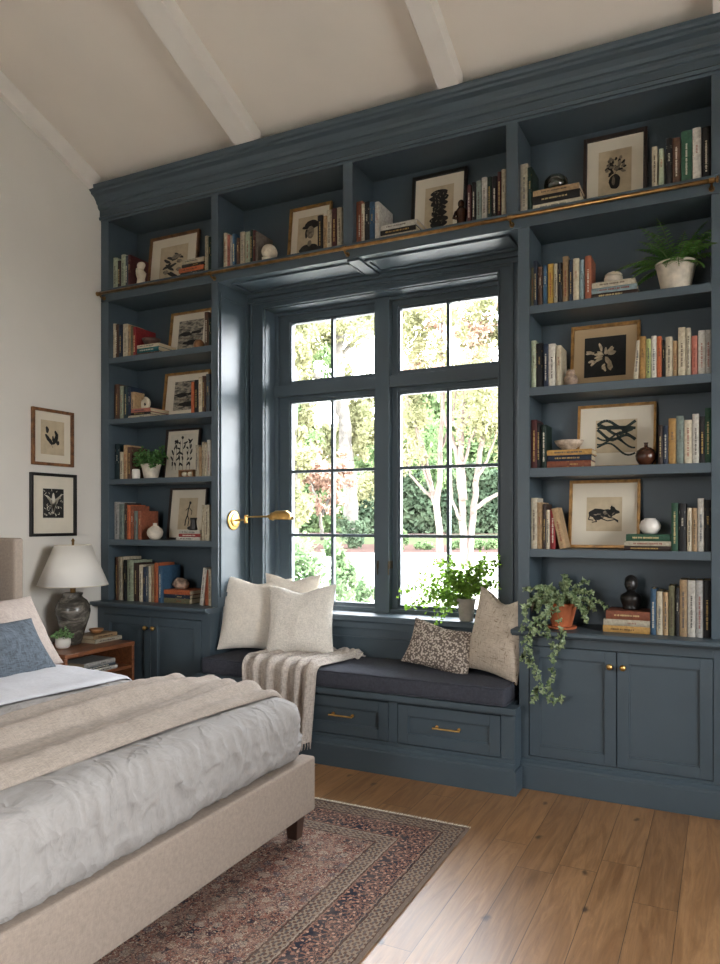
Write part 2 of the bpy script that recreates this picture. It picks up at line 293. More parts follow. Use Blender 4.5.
# ---------------------------------------------------------------- builders
USED={}
def setp(o,label=None,cat=None,group=None,kind=None):
    if label:
        n=len(label.split()); assert 4<=n<=16,(n,label)
        o['label']=label
    if cat: o['category']=cat
    if group: o['group']=group
    if kind: o['kind']=kind
    return o
def thing(name,label,cat,loc=(0,0,0),rot=(0,0,0),group=None):
    o=bpy.data.objects.new(name,None); C.objects.link(o); o.empty_display_size=.05
    o.location=loc; o.rotation_euler=rot if not isinstance(rot,(int,float)) else (0,0,rot)
    return setp(o,label,cat,group)
def chain(p):
    v=Vector((0,0,0))
    while p is not None: v+=p.location; p=p.parent
    return v
class M:
    def __init__(s): s.v=[]; s.f=[]
    def add(s,vs,fs):
        k=len(s.v); s.v+= [Vector(p) for p in vs]; s.f+=[tuple(i+k for i in f) for f in fs]; return s
    def box(s,x0,x1,y0,y1,z0,z1):
        return s.add([(x0,y0,z0),(x1,y0,z0),(x1,y1,z0),(x0,y1,z0),(x0,y0,z1),(x1,y0,z1),(x1,y1,z1),(x0,y1,z1)],
            [(0,3,2,1),(4,5,6,7),(0,1,5,4),(1,2,6,5),(2,3,7,6),(3,0,4,7)])
    def ring(s,x0,x1,z0,z1,w,y0,y1,wb=None,wt=None):   # rectangular ring in the x-z plane
        wb=w if wb is None else wb; wt=w if wt is None else wt
        s.box(x0,x0+w,y0,y1,z0,z1); s.box(x1-w,x1,y0,y1,z0,z1); s.box(x0+w,x1-w,y0,y1,z0,z0+wb); s.box(x0+w,x1-w,y0,y1,z1-wt,z1); return s
    def lathe(s,c,prof,n=24,axis='z'):
        k=len(s.v); rows=[]
        for (r,h) in prof:
            row=[]
            for i in range(n):
                a=2*PI*i/n; p=(r*math.cos(a),r*math.sin(a),h)
                if axis=='x': p=(h,r*math.cos(a),r*math.sin(a))
                if axis=='y': p=(r*math.cos(a),h,-r*math.sin(a))
                row.append(len(s.v)); s.v.append(Vector(c)+Vector(p))
            rows.append(row)
        for a,b in zip(rows,rows[1:]):
            for i in range(n): s.f.append((a[i],a[(i+1)%n],b[(i+1)%n],b[i]))
        s.f.append(tuple(reversed(rows[0]))); s.f.append(tuple(rows[-1])); return s
    def tube(s,path,r,n=8,cap=True):
        path=[Vector(p) for p in path]; rs=r if isinstance(r,(list,tuple)) else [r]*len(path); rows=[]
        up=None
        for i,p in enumerate(path):
            d=(path[min(i+1,len(path)-1)]-path[max(i-1,0)])
            d=d.normalized() if d.length>1e-9 else Vector((0,0,1))
            if up is None: up=Vector((0,0,1)) if abs(d.z)<.9 else Vector((1,0,0))
            a=d.cross(up).normalized(); b=a.cross(d).normalized(); up=b
            row=[]
            for k in range(n):
                t=2*PI*k/n; row.append(len(s.v)); s.v.append(p+(a*math.cos(t)+b*math.sin(t))*rs[i])
            rows.append(row)
        for a,b in zip(rows,rows[1:]):
            for i in range(n): s.f.append((a[i],b[i],b[(i+1)%n],a[(i+1)%n]))
        if cap: s.f.append(tuple(rows[0])); s.f.append(tuple(reversed(rows[-1])))
        return s
    def prism(s,prof,x0,x1):    # profile (y,z) extruded along x
        n=len(prof); vs=[(x0,y,z) for y,z in prof]+[(x1,y,z) for y,z in prof]
        fs=[(i,(i+1)%n,(i+1)%n+n,i+n) for i in range(n)]+[tuple(reversed(range(n))),tuple(range(n,2*n))]
        return s.add(vs,fs)
    def ball(s,c,r,n=16,m=10,fn=None):
        rx,ry,rz=r if isinstance(r,(tuple,list)) else (r,r,r); k=len(s.v); 
        for j in range(m+1):
            ph=PI*j/m
            for i in range(n):
                a=2*PI*i/n; d=Vector((math.sin(ph)*math.cos(a),math.sin(ph)*math.sin(a),-math.cos(ph)))
                q=fn(d) if fn else 1.0
                s.v.append(Vector(c)+Vector((d.x*rx,d.y*ry,d.z*rz))*q)
        for j in range(m):
            for i in range(n): s.f.append((k+j*n+i,k+j*n+(i+1)%n,k+(j+1)*n+(i+1)%n,k+(j+1)*n+i))
        return s
    def rbox(s,lo,hi,r,res=10,fn=None):     # rounded box shell, optional displacement fn(point,normal)->point
        lo,hi=Vector(lo),Vector(hi); cl,ch=lo+Vector((r,)*3),hi-Vector((r,)*3)
        dims=hi-lo
        for ax in range(3):
            for sg in (0,1):
                u,w=(ax+1)%3,(ax+2)%3
                def stops(d,L):
                    n=max(2,int(L/(L_/res))) if False else max(2,int(round(L/step)))
                    base=[r+(L-2*r)*i/n for i in range(n+1)]
                    arc=[0.0,.15*r,.4*r,.7*r]
                    return arc+base+[L-q for q in reversed(arc)]
                step=max(dims)/res
                su,sw=stops(u,dims[u]),stops(w,dims[w]); k=len(s.v)
                for a in su:
                    for b in sw:
                        p=Vector((0,0,0)); p[ax]=(hi if sg else lo)[ax]; p[u]=lo[u]+a; p[w]=lo[w]+b
                        q=Vector([min(max(p[i],cl[i]),ch[i]) for i in range(3)]); nn=(p-q); nn=nn.normalized() if nn.length>1e-9 else Vector((0,0,1))
                        o=q+nn*r
                        if fn: o=fn(o,nn)
                        s.v.append(o)
                m_=len(sw)
                for i in range(len(su)-1):
                    for j in range(m_-1):
                        f=(k+i*m_+j,k+(i+1)*m_+j,k+(i+1)*m_+j+1,k+i*m_+j+1)
                        s.f.append(f if sg else tuple(reversed(f)))
        return s
    def grid(s,nu,nv,fn):
        k=len(s.v)
        for i in range(nu+1):
            for j in range(nv+1): s.v.append(Vector(fn(i/nu,j/nv)))
        for i in range(nu):
            for j in range(nv): s.f.append((k+i*(nv+1)+j,k+(i+1)*(nv+1)+j,k+(i+1)*(nv+1)+j+1,k+i*(nv+1)+j+1))
        return s
    def build(s,name,mat,parent=None,smooth=False,bevel=0,world=True,merge=0,solid=0,sub=0,color=None,local_at=None):
        vs=s.v
        if parent is not None:
            off=chain(parent) if world else Vector((0,0,0)); loc=Vector((0,0,0))
        else:
            if world:
                xs=[v.x for v in vs]; ys=[v.y for v in vs]; zs=[v.z for v in vs]
                off=Vector(local_at) if local_at else Vector(((min(xs)+max(xs))/2,(min(ys)+max(ys))/2,min(zs)))
            else: off=Vector((0,0,0))
            loc=off if world else Vector((0,0,0))
        me=bpy.data.meshes.new(name); me.from_pydata([tuple(v-off) for v in vs],[],s.f)
        if merge:
            import bmesh
            bm=bmesh.new(); bm.from_mesh(me); bmesh.ops.remove_doubles(bm,verts=bm.verts,dist=merge); bmesh.ops.recalc_face_normals(bm,faces=bm.faces); bm.to_mesh(me); bm.free()
        me.validate(); me.update()
        me.materials.append(MT[mat] if isinstance(mat,str) else mat)
        if smooth: me.polygons.foreach_set('use_smooth',[True]*len(me.polygons))
        o=bpy.data.objects.new(name,me); C.objects.link(o); o.location=loc
        if parent is not None: o.parent=parent
        if bevel:
            b=o.modifiers.new('bevel','BEVEL'); b.width=bevel; b.segments=2; b.limit_method='ANGLE'; b.angle_limit=math.radians(50)
        if solid:
            b=o.modifiers.new('thick','SOLIDIFY'); b.thickness=solid; b.offset=0
        if sub:
            b=o.modifiers.new('sub','SUBSURF'); b.levels=sub; b.render_levels=sub
        if color: o.color=color
        return o
def struct(o): o['kind']='structure'; return o
def box(*a): return M().box(*a)
# ---------------------------------------------------------------- room shell
XL,XR,YB,YN=-4.0,2.4,4.27,-3.4
def ceilz(y): return 3.86+.39*(3.79-y) if y>0.2 else 3.86+.39*3.59-.39*(.2-y)
struct(box(XL-.3,XR+.2,YN-.2,YB+.3,-.12,0).build('floor','floor',local_at=(0,0,0)))
OX0,OX1,OZ0,OZ1=-2.845,-1.196,.80,2.864       # window opening in the back wall
wb=M(); 
wb.box(XL-.2,OX0,YB,YB+.26,0,4.6); wb.box(OX1,XR+.2,YB,YB+.26,0,4.6); wb.box(OX0,OX1,YB,YB+.26,0,OZ0-.03); wb.box(OX0,OX1,YB,YB+.26,OZ1,4.6)
struct(wb.build('wall_back','plaster'))
struct(box(XL-.2,XL,YN-.2,YB,0,5.6).build('wall_left','plaster'))
wr=M(); RW=(.9,2.6,1.0,2.85)   # unseen opening in right wall, added for fill light: y0,y1,z0,z1
wr.box(XR,XR+.2,YN-.2,RW[0],0,5.6); wr.box(XR,XR+.2,RW[1],YB,0,5.6); wr.box(XR,XR+.2,RW[0],RW[1],0,RW[2]); wr.box(XR,XR+.2,RW[0],RW[1],RW[3],5.6)
struct(wr.build('wall_right','plaster'))
NW=(-2.4,-1.3,1.1,2.9)  # unseen opening in the rear wall, added for fill light
wn_=M(); wn_.box(XL,NW[0],YN-.2,YN,0,5.6); wn_.box(NW[1],XR,YN-.2,YN,0,5.6); wn_.box(NW[0],NW[1],YN-.2,YN,0,NW[2]); wn_.box(NW[0],NW[1],YN-.2,YN,NW[3],5.6)
struct(wn_.build('wall_near','plaster'))
ce=M(); prof=[(YB+.02,ceilz(YB+.02)),(.2,ceilz(.2)),(YN-.2,ceilz(YN-.2)),(YN-.2,ceilz(YN-.2)+.2),(.2,ceilz(.2)+.2),(YB+.02,ceilz(YB+.02)+.2)]
ce.prism(prof,XL-.2,XR+.2); struct(ce.build('ceiling','ceil'))
# simple frames of two unseen windows added to fill the room with daylight
def plain_window(name,axis,p,a0,a1,z0,z1,n):
    m=M()
    def bx(a,b,c,d):
        if axis=='x': m.box(p,p+.08,a,b,c,d)
        else: m.box(a,b,p-.08,p,c,d)
    for (a,b,c,d) in ((a0,a0+.06,z0,z1),(a1-.06,a1,z0,z1),(a0+.06,a1-.06,z0,z0+.06),(a0+.06,a1-.06,z1-.06,z1)): bx(a,b,c,d)
    for i in range(1,n):
        x=a0+(a1-a0)*i/n; bx(x-.025,x+.025,z0+.06,z1-.06)
    o=m.build(name,'beam'); struct(o)
    g=M()
    if axis=='x': g.box(p+.03,p+.035,a0+.06,a1-.06,z0+.06,z1-.06)
    else: g.box(a0+.06,a1-.06,p-.05,p-.045,z0+.06,z1-.06)
    g.build('pane','glass',o)
plain_window('fill_window_2','x',XR+.06,RW[0],RW[1],RW[2],RW[3],3)
plain_window('fill_window_3','y',YN-.06,NW[0],NW[1],NW[2],NW[3],3)
# ceiling beams (they run down the slope) and the half beam along the left wall
BD=.11
def beam(x0,x1,name,d=BD):
    ys=[3.86,.2,YN]; m=M()
    pr=[(y,ceilz(y)+.01) for y in ys]+[(y,ceilz(y)-d) for y in reversed(ys)]
    m.prism(pr,x0,x1); return m.build(name,'beam',bevel=.004)
setp(beam(-2.75,-2.60,'ceiling_beam'),'white painted ceiling beam meeting the cabinet cornice nearer the left wall','beam',group='sloping ceiling beams')
setp(beam(-1.40,-1.28,'ceiling_beam'),'white painted ceiling beam meeting the cornice above the window\'s right side','beam',group='sloping ceiling beams')
setp(beam(-.05,.08,'ceiling_beam'),'white painted ceiling beam above the right bookcase, barely seen at top right corner','beam',group='sloping ceiling beams')
struct(beam(XL,XL+.045,'trim_1',.13))
# ---------------------------------------------------------------- built-in cabinetry
FY=3.9; BK=4.19
LO,LI0,LI1=-3.995,-3.922,-3.018; LN=-2.963; RN=-.989; RI0,RI1=-.927,-.057; RO=.02
P='paint'
LS=[(2.515,2.556),(2.085,2.122),(1.660,1.696),(1.229,1.269)]
RS=[(2.498,2.541),(2.063,2.108),(1.632,1.680),(1.210,1.252)]
CT=.835
def bookcase(x0,x1,i0,i1,shelves,label):
    t=thing('bookcase',label,'bookcase',((x0+x1)/2,FY,CT))
    box(x0,i0,FY,YB-.005,CT,2.96).build('side_panel',P,t,bevel=.002)
    box(i1,x1,FY,YB-.005,CT,2.96).build('side_panel',P,t,bevel=.002)
    box(i0,i1,BK,BK+.02,CT,2.96).build('back_panel',P,t)
    for a,b in shelves: box(i0,i1,FY+.003,BK,a,b).build('shelf',P,t,bevel=.0015)
    return t
bl=bookcase(LO,LN,LI0,LI1,LS,'tall blue-grey built-in bookcase left of the window, between wall and window nook')
# panel moulding on the nook side of the left bookcase
m=M()
for (a,b,c,d) in ((FY+.02,FY+.05,.9,2.9),(4.20,4.225,.9,2.9),(FY+.05,4.20,2.87,2.9),(FY+.05,4.2,.9,.93)): m.box(LN,LN+.010,a,b,c,d)
m.build('side_moulding',P,bl,bevel=.003)
br=bookcase(RN,RO,RI0,RI1,RS,'tall blue-grey built-in bookcase right of the window holding fern and ivy')
# overhead unit
oh=thing('overhead_bookcase','long blue-grey row of four cubbies spanning over both bookcases and the window','bookcase',(-1.99,FY,2.96))
box(LO,RO,FY,YB-.005,2.962,3.052).build('bottom_board',P,oh,bevel=.002)
box(LO,RO,BK,BK+.02,3.052,3.53).build('back_panel',P,oh)
for a,b in ((LO,LI0),(LI1,LN),(-2.042,-1.979),(-1.053,RN),(RI1,RO)): box(a,b,FY,BK,3.052,3.53).build('divider',P,oh,bevel=.002)
box(LO,RO,FY,YB-.005,3.53,3.6).build('top_board',P,oh)
# soffit of the nook with two framed panels
sf=M(); 
for a,b in ((LN+.06,-2.03),(-1.93,RN-.06)):
    sf.ring(0,0,0,0,0,0,0) if False else None
    y0,y1=FY+.06,YB-.09
    sf.box(a,b,y0,y0+.02,2.950,2.962); sf.box(a,b,y1-.02,y1,2.950,2.962); sf.box(a,a+.02,y0,y1,2.950,2.962); sf.box(b-.02,b,y0,y1,2.950,2.962)
sf.box(-2.02,-1.94,FY+.01,YB-.03,2.946,2.962); sf.box(LN,RN,YB-.05,YB-.02,2.935,2.962)
sf.build('soffit_moulding',P,oh,bevel=.003)
# cornice
pr=[(3.93,3.545),(3.888,3.545),(3.884,3.562),(3.892,3.57),(3.892,3.612),(3.882,3.616),(3.874,3.63),(3.872,3.645),(3.862,3.650),(3.856,3.668),(3.838,3.690),(3.812,3.703),(3.808,3.716),(3.796,3.722),(3.790,3.735),(3.788,3.752),(3.93,3.752)]
struct(M().prism(pr,XL+.001,.12).build('trim_2',P))
box(XL+.001,.12,3.93,YB-.001,3.6,3.74).build('trim_3',P)['kind']='structure'
# library rail
rl=thing('rail','long thin brass library ladder rail running across all cubbies','rail',(-2.0,3.855,3.008))
M().tube([(-3.975,3.855,3.008),(-.035,3.855,3.008)],.0105,12).build('tube','oldbrass',rl,smooth=True)
for x in (-3.96,-2.99,-2.01,-1.02,-.055):
    b=M(); b.tube([(x,3.9,2.985),(x,3.87,2.985),(x,3.855,2.995)],.006,8); b.lathe((x,3.9,2.985),[(.014,-.006),(.014,0)],12,'y'); b.lathe((x-.012,3.855,3.008),[(.0135,0),(.0135,.024)],12,'x')
    b.build('bracket','oldbrass',rl,smooth=False)
for x,s_ in ((-3.98,-1),(-.03,1)): M().lathe((x-.006,3.855,3.008),[(.012,0),(.016,.003),(.016,.009),(.012,.012)],12,'x').build('end_cap','oldbrass',rl)
# base cabinets
def door_panel(x0,x1,z0,z1,y,t,name='door',w=.055,th=.02):
    m=M(); m.ring(x0,x1,z0,z1,w,y-th,y); m.box(x0+w-.002,x1-w+.002,y-.008,y,z0+w-.002,z1-w+.002)
    iw=.008; m.ring(x0+w-.001,x1-w+.001,z0+w-.001,z1-w+.001,iw,y-.013,y-.006)
    return m.build(name,P,t,bevel=.0015)
def base_cab(x0,x1,i0,i1,mid,label,kn):
    t=thing('base_cabinet',label,'cabinet',((x0+x1)/2,3.87,0)); y=3.87
    m=M(); m.box(x0,i0,y,YB-.005,.0,.80); m.box(i1,x1,y,YB-.005,.0,.80); m.box(i0,i1,y,y+.02,.748,.80); m.box(i0,i1,y,y+.02,.0,.166); m.box(i0,i1,y+.025,y+.04,.0,.80)
    m.build('carcass',P,t,bevel=.0015)
    box(i0,i1,y+.018,y+.024,.166,.748).build('gap_shade_sheet','dark',t)  # dark sheet that paints the shade behind the door gaps
    m=M(); m.prism([(y,0),(3.838,0),(3.838,.118),(3.842,.124),(3.842,.135),(3.852,.141),(3.862,.15),(y,.152)],x0,x1); m.build('plinth',P,t,bevel=.001)
    for a,b,kx in ((i0+.003,mid-.0025,kn[0]),(mid+.0025,i1-.003,kn[1])):
        d=door_panel(a,b,.170,.744,y+.016,t)
        k=M(); k.lathe((kx,y-.004,.672),[(.007,0),(.005,-.008),(.008,-.016),(.0145,-.020),(.0155,-.027),(.012,-.033),(.002,-.035)],16,'y'); k.build('knob','brass',d,smooth=True)
    return t
bc1=base_cab(LO,-3.004,-3.935,-3.075,-3.503,'low blue-grey base cabinet with two doors in the corner behind the nightstand',(-3.536,-3.468))
bc2=base_cab(-.975,RO,-.922,-.047,-.483,'low blue-grey base cabinet with two doors below the trailing ivy, at right',(-.515,-.452))
def countertop(x0,x1,lab):
    m=M(); m.prism([(YB-.006,.8),(3.826,.8),(3.822,.803),(3.82,.81),(3.80,.812),(3.797,.816),(3.797,.830),(3.802,CT-.0005),(YB-.006,CT-.0005)],x0,x1)
    setp(m.build('countertop',P,bevel=.001),lab,'countertop')
countertop(XL+.002,-2.984,'blue-grey painted countertop carrying the bottom row of books left of the window')
countertop(-1.002,RO,'blue-grey painted countertop under the potted ivy and the dark bust')
# nook back wall, casing, window
wt=thing('window_1',None,None,((OX0+OX1)/2,YB,OZ0)); wt['kind']='structure'
m=M()   # casing
m.box(LN+.002,OX0,YB-.018,YB,.80,2.93); m.box(OX1,RN-.002,YB-.018,YB,.80,2.93); m.box(OX0,OX1,YB-.018,YB,OZ1,2.93)
m.box(LN+.012,LN+.03,YB-.030,YB-.018,.8,2.93); m.box(OX1+.075,OX1+.095,YB-.032,YB-.018,.8,2.93); m.box(OX1+.13,OX1+.15,YB-.028,YB-.018,.8,2.93)
m.box(OX0-.012,OX0,YB-.026,YB-.018,.8,OZ1+.012); m.box(OX1,OX1+.012,YB-.026,YB-.018,.8,OZ1+.012); m.box(OX0-.012,OX1+.012,YB-.026,YB-.018,OZ1,OZ1+.012)
m.box(LN+.002,RN-.002,YB-.04,YB-.018,2.905,2.93); m.box(LN+.03,OX1+.075,YB-.03,YB-.018,2.875+.02,2.905)
m.build('casing',P,wt,bevel=.002)
m=M(); m.box(OX0-.001,OX0+.006,YB,YB+.16,OZ0,OZ1); m.box(OX1-.006,OX1+.001,YB,YB+.16,OZ0,OZ1); m.box(OX0,OX1,YB,YB+.16,OZ1-.006,OZ1+.001); m.build('jamb_lining',P,wt)
F0=4.385
GL=((-2.742,-2.062),(-1.914,-1.225))
GZ=((.832,2.244),(2.360,2.80))
m=M(); m.ring(OX0+.006,OX1-.006,.802,OZ1-.006,.026,F0,F0+.09,wt=.02); m.box(-2.052,-1.950,F0-.02,F0+.09,.80,OZ1-.008)
m.box(OX0+.006,OX1-.006,F0-.012,F0+.09,2.270,2.345)
for q in ((OX0+.031,-2.7535,.829,2.837),(-1.9505,-1.9255,.829,2.837),(-2.7535,-2.0525,2.8185,2.839),(-1.9255,-1.223,2.8185,2.839),(-2.7535,-2.0525,2.2625,2.2705),(-1.9255,-1.223,2.2625,2.2705)): m.box(q[0],q[1],F0+.030,F0+.085,q[2],q[3])
m.build('window_frame',P,wt,bevel=.002)
def sash(x0,x1,z0,z1,muntz,side):
    s_=.045; m=M(); m.ring(x0-.012,x1+.012,z0-.02,z1+.018,.022,F0+.025,F0+.07); m.ring(x0,x1,z0,z1,.020,F0+.035,F0+.075)
    xm=(x0+x1)/2+.003; m.box(xm-.010,xm+.010,F0+.036,F0+.072,z0,z1)
    for z in muntz: m.box(x0,x1,F0+.040,F0+.068,z-.010,z+.010)
    s=m.build('sash',P,wt,bevel=.0015)
    box(x0+.01,x1-.01,F0+.052,F0+.056,z0+.01,z1-.01).build('pane','glass',s)
    if side:
        l=M(); xx=x1+.035 if side<0 else x0-.035; l.box(xx-.005,xx+.005,F0-.024,F0+.03,1.09,1.14); l.tube([(xx,F0-.026,1.14),(xx,F0-.034,1.11),(xx,F0-.03,1.05)],.0045,8)
        l.build('latch','handle_dark',s,bevel=.001)
for k,(a,b) in enumerate(GL):
    sash(a,b,GZ[0][0],GZ[0][1],(1.302,1.745),-1 if k==0 else 1); sash(a,b,GZ[1][0],GZ[1][1],(),0)
m=M(); m.prism([(YB+.16,.76),(4.19,.76),(4.185,.768),(4.185,.792),(4.192,.80),(YB+.16,.802)],LN+.002,RN-.002); m.build('sill',P,wt,bevel=.001)
m=M(); m.box(LN+.002,RN-.002,YB-.04,YB,.44,.76); m.box(LN+.002,RN-.002,YB-.058,YB-.04,.715,.76); m.box(LN+.002,RN-.002,YB-.05,YB-.04,.645,.66); m.build('apron_panel',P,wt,bevel=.002)
# ---------------------------------------------------------------- window seat
ws=thing('window_seat','blue-grey window bench with drawers below the window, charcoal cushion on it','bench',(-1.96,3.73,0))
X0,X1=-2.972,-.962; y=3.73
DR=((-2.880,-2.306),(-2.244,-1.672),(-1.612,-1.037))
m=M(); m.box(X0,DR[0][0]-.003,y,y+.029,.1755,.3975); m.box(DR[0][1]+.003,DR[1][0]-.003,y,y+.029,.1755,.3975); m.box(DR[1][1]+.003,DR[2][0]-.003,y,y+.029,.1755,.3975); m.box(DR[2][1]+.003,X1,y,y+.029,.1755,.3975)
m.box(X0,X1,y,y+.03,0,.175); m.box(X0,X1,y,y+.03,.398,.41); m.box(X0,X0+.02,y+.0305,3.868,0,.41); m.box(X1-.02,X1-.0005,y+.0305,3.868,0,.41); m.box(LN+.03,RN-.03,y+.04,y+.05,0,.41); m.build('carcass',P,ws,bevel=.0015)
box(DR[0][0]-.01,DR[2][1]+.01,y+.0305,y+.036,.176,.397).build('gap_shade_sheet','dark',ws)  # dark sheet that paints the shade behind the drawer gaps
m=M(); m.prism([(y,0),(3.700,0),(3.700,.122),(3.704,.128),(3.704,.136),(3.714,.142),(3.724,.152),(y,.154)],X0-.002,X1+.004); m.build('plinth',P,ws,bevel=.001)
box(X1+.0,X1+.014,3.702,3.836,0,.122).build('plinth_return',P,ws,bevel=.002)
m=M(); m.box(X0-.012,X1+.014,3.702,3.795,.411,.443); m.box(LN+.002,RN-.002,3.795,YB-.045,.411,.443); m.build('seat_board',P,ws,bevel=.003)
for k,(a,b) in enumerate(DR):
    d=M(); d.ring(a,b,.180,.393,.058,y-.002,y+.018); d.box(a+.055,b-.055,y+.010,y+.018,.235,.34); d.ring(a+.057,b-.057,.237,.336,.007,y+.003,y+.012)
    o=d.build('drawer',P,ws,bevel=.0015)
    hx=(a+b)/2; h=M(); h.tube([(hx-.076,y-.028,.292),(hx+.076,y-.028,.292)],.0048,10)
    for q in (-.062,.062): h.tube([(hx+q,y-.028,.292),(hx+q,y+.012,.292)],.0042,8); h.lathe((hx+q,y+.0,.292),[(.009,0),(.009,.01)],12,'y')
    h.build('handle','brass',o,smooth=False)
def cfn(p,n):
    d=noise.noise(Vector((p.x*2.2,p.y*3,p.z)))*.006+noise.noise(Vector((p.x*9,p.y*4,p.z*9)))*.003
    if n.z>.5: d+=-.004*math.cos(p.x*19)*.4
    return p+n*d
cu=thing('seat_cushion','long charcoal fabric seat cushion with piped edge on the window bench','cushion',(-1.963,3.98,.444))
M().rbox((-2.950,3.706,.446),(-1.004,4.215,.543),.022,60,cfn).build('cushion_body','cush',cu,smooth=True,merge=.0005)
# wings of cushion reaching to the bench ends in front of the side cabinets
pp=[]
for (x,y_) in ((-2.936,3.71),(-1.018,3.71)): pp.append((x,y_,.536))
pi=M()
for z in (.538,.452): 
    pi.tube([(-2.944+.001*0,3.715,z)]+[(-2.93+i*(1.912)/40,3.709+.0015*math.sin(i*1.7),z+.0015*math.sin(i*2.1)) for i in range(41)]+[(-1.008,3.716,z)]+[(-1.006,3.8,z),(-1.006,4.2,z)],.0045,6)
pi.build('piping','cush',cu,smooth=True)
# ---------------------------------------------------------------- sconce
sc=thing('wall_sconce','brass swing-arm reading sconce mounted on the nook side of the left bookcase','wall lamp',(LN,4.063,1.405))
m=M(); m.lathe((LN,4.063,1.405),[(.066,.0),(.066,.008),(.060,.012),(.044,.014),(.040,.022),(.030,.024),(.0,.026)],32,'x'); m.build('back_plate','brass',sc,smooth=False,bevel=.001)
m=M(); m.tube([(LN+.02,4.063,1.405),(LN+.10,4.063,1.408)],.007,10); m.lathe((LN+.105,4.063,1.385),[(.011,0),(.013,.006),(.011,.014),(.011,.04),(.013,.05),(.008,.056)],14); 
m.tube([(LN+.105,4.06,1.427),(LN+.30,4.05,1.430)],[.005,.0065],10); m.lathe((LN+.285,4.05,1.43),[(.008,0),(.011,.004),(.011,.018),(.013,.022),(.013,.032),(.008,.036)],14,'x'); m.build('arm','brass',sc,smooth=False)
m=M(); L=.155; hx=LN+.318
def shade_fn(u,v):
    # half barrel opening downward
    a=PI*v; t=u; r=.058*(1-(max(0,t-.65)/.35)**2.2*.6)*(.62+.38*min(1,t/.2)); return (hx+t*L,4.05-math.cos(a)*r*.8,1.408+math.sin(a)*r)
m.grid(16,14,shade_fn); m.lathe((hx-.004,4.05,1.43),[(.012,0),(.022,.002),(.026,.012),(.024,.016)],16,'x')
m.build('shade','brass',sc,smooth=True,solid=.003)
# ---------------------------------------------------------------- bed
bx0,bx1,by0,by1=-3.9,-1.63,.98,2.85
bd=thing('bed','oatmeal linen upholstered bed with headboard against the left wall','bed',((bx0+bx1)/2,(by0+by1)/2,0))
RZ0,RZ1=.118,.357
M().rbox((bx1-.075,by0,RZ0),(bx1,by1,RZ1),.012,30).build('foot_rail','upholst',bd,smooth=True,merge=.0005)
M().rbox((bx0,by1-.07,RZ0),(bx1-.076,by1-.001,RZ1-.002),.012,20).build('side_rail','upholst',bd,smooth=True,merge=.0005)
M().rbox((bx0,by0+.001,RZ0),(bx1-.076,by0+.07,RZ1-.002),.012,20).build('side_rail','upholst',bd,smooth=True,merge=.0005)
for (x,y_) in ((bx1-.062,by1-.075),(bx1-.062,by0+.075),(bx0+.2,by1-.075)):
    m=M(); a,b=.024,.034
    m.add([(x-a,y_-a,.009),(x+a,y_-a,.009),(x+a,y_+a,.009),(x-a,y_+a,.009),(x-b,y_-b,RZ0+.004),(x+b,y_-b,RZ0+.004),(x+b,y_+b,RZ0+.004),(x-b,y_+b,RZ0+.004)],[(0,3,2,1),(4,5,6,7),(0,1,5,4),(1,2,6,5),(2,3,7,6),(3,0,4,7)])
    m.build('leg','leg',bd,bevel=.003)
M().rbox((-3.985,by0-.02,.1),(-3.90,2.964,1.285),.02,24).build('headboard','upholst',bd,smooth=True,merge=.0005)
M().rbox((-3.985,2.965,.1),(-3.725,3.035,1.300),.016,24).build('headboard_wing','upholst',bd,smooth=True,merge=.0005)
M().rbox((-3.985,by0-.085,.1),(-3.765,by0-.022,1.300),.016,24).build('headboard_wing','upholst',bd,smooth=True,merge=.0005)
M().rbox((-3.88,by0+.075,.2),(bx1-.09,by1-.075,.56),.06,14).build('mattress','sheet',bd,smooth=True,merge=.0005)
def fbm(p,s,o=3):
    v=0;a=1
    for k in range(o): v+=a*noise.noise(Vector((p[0]*s,p[1]*s,p[2]*s))+Vector((k*7.3,k*3.1,0))); s*=2; a*=.5
    return v
def crease(p,s):   # sharp wrinkle ridges
    return 1-min(1,abs(noise.noise(Vector((p[0]*s,p[1]*s,p[2]*s))))*4.5)
def dfn(p,n):
    side=max(0,1-abs(n.z))
    q=(p.x,p.y*1.0,p.z*.55)
    d=.012*fbm(q,2.6,2)+.004*fbm(p,9,2)
    q2=(p.x+.25*noise.noise(p*2),p.y*1.15+.3*noise.noise(p*1.7+Vector((3,1,2))),p.z*.7)
    d+=(.013*side+.003)*crease((q2[0],q2[1],q2[2]),8)*(.5+.5*max(0,noise.noise(p*2.1)+.45))
    d+=(.008*side+.002)*crease((q2[1]*1.6+5,q2[0],q2[2]*.9),15)
    o=p+n*d
    if n.x>.3: o.x+=.006*math.sin((p.z-.35)*12)
    if n.z>.3:
        cy=(p.y-(by0+by1)/2)/.93; o.z+=.018*(1-cy*cy)
    return o
M().rbox((-3.45,by0+.045,.335),(bx1-.030,by1-.045,.618),.085,150,dfn).build('duvet','duvet',None,smooth=True,merge=.0005)
setp(bpy.data.objects['duvet'],'rumpled pale grey linen duvet spread over the bed and tucked at its foot','duvet')
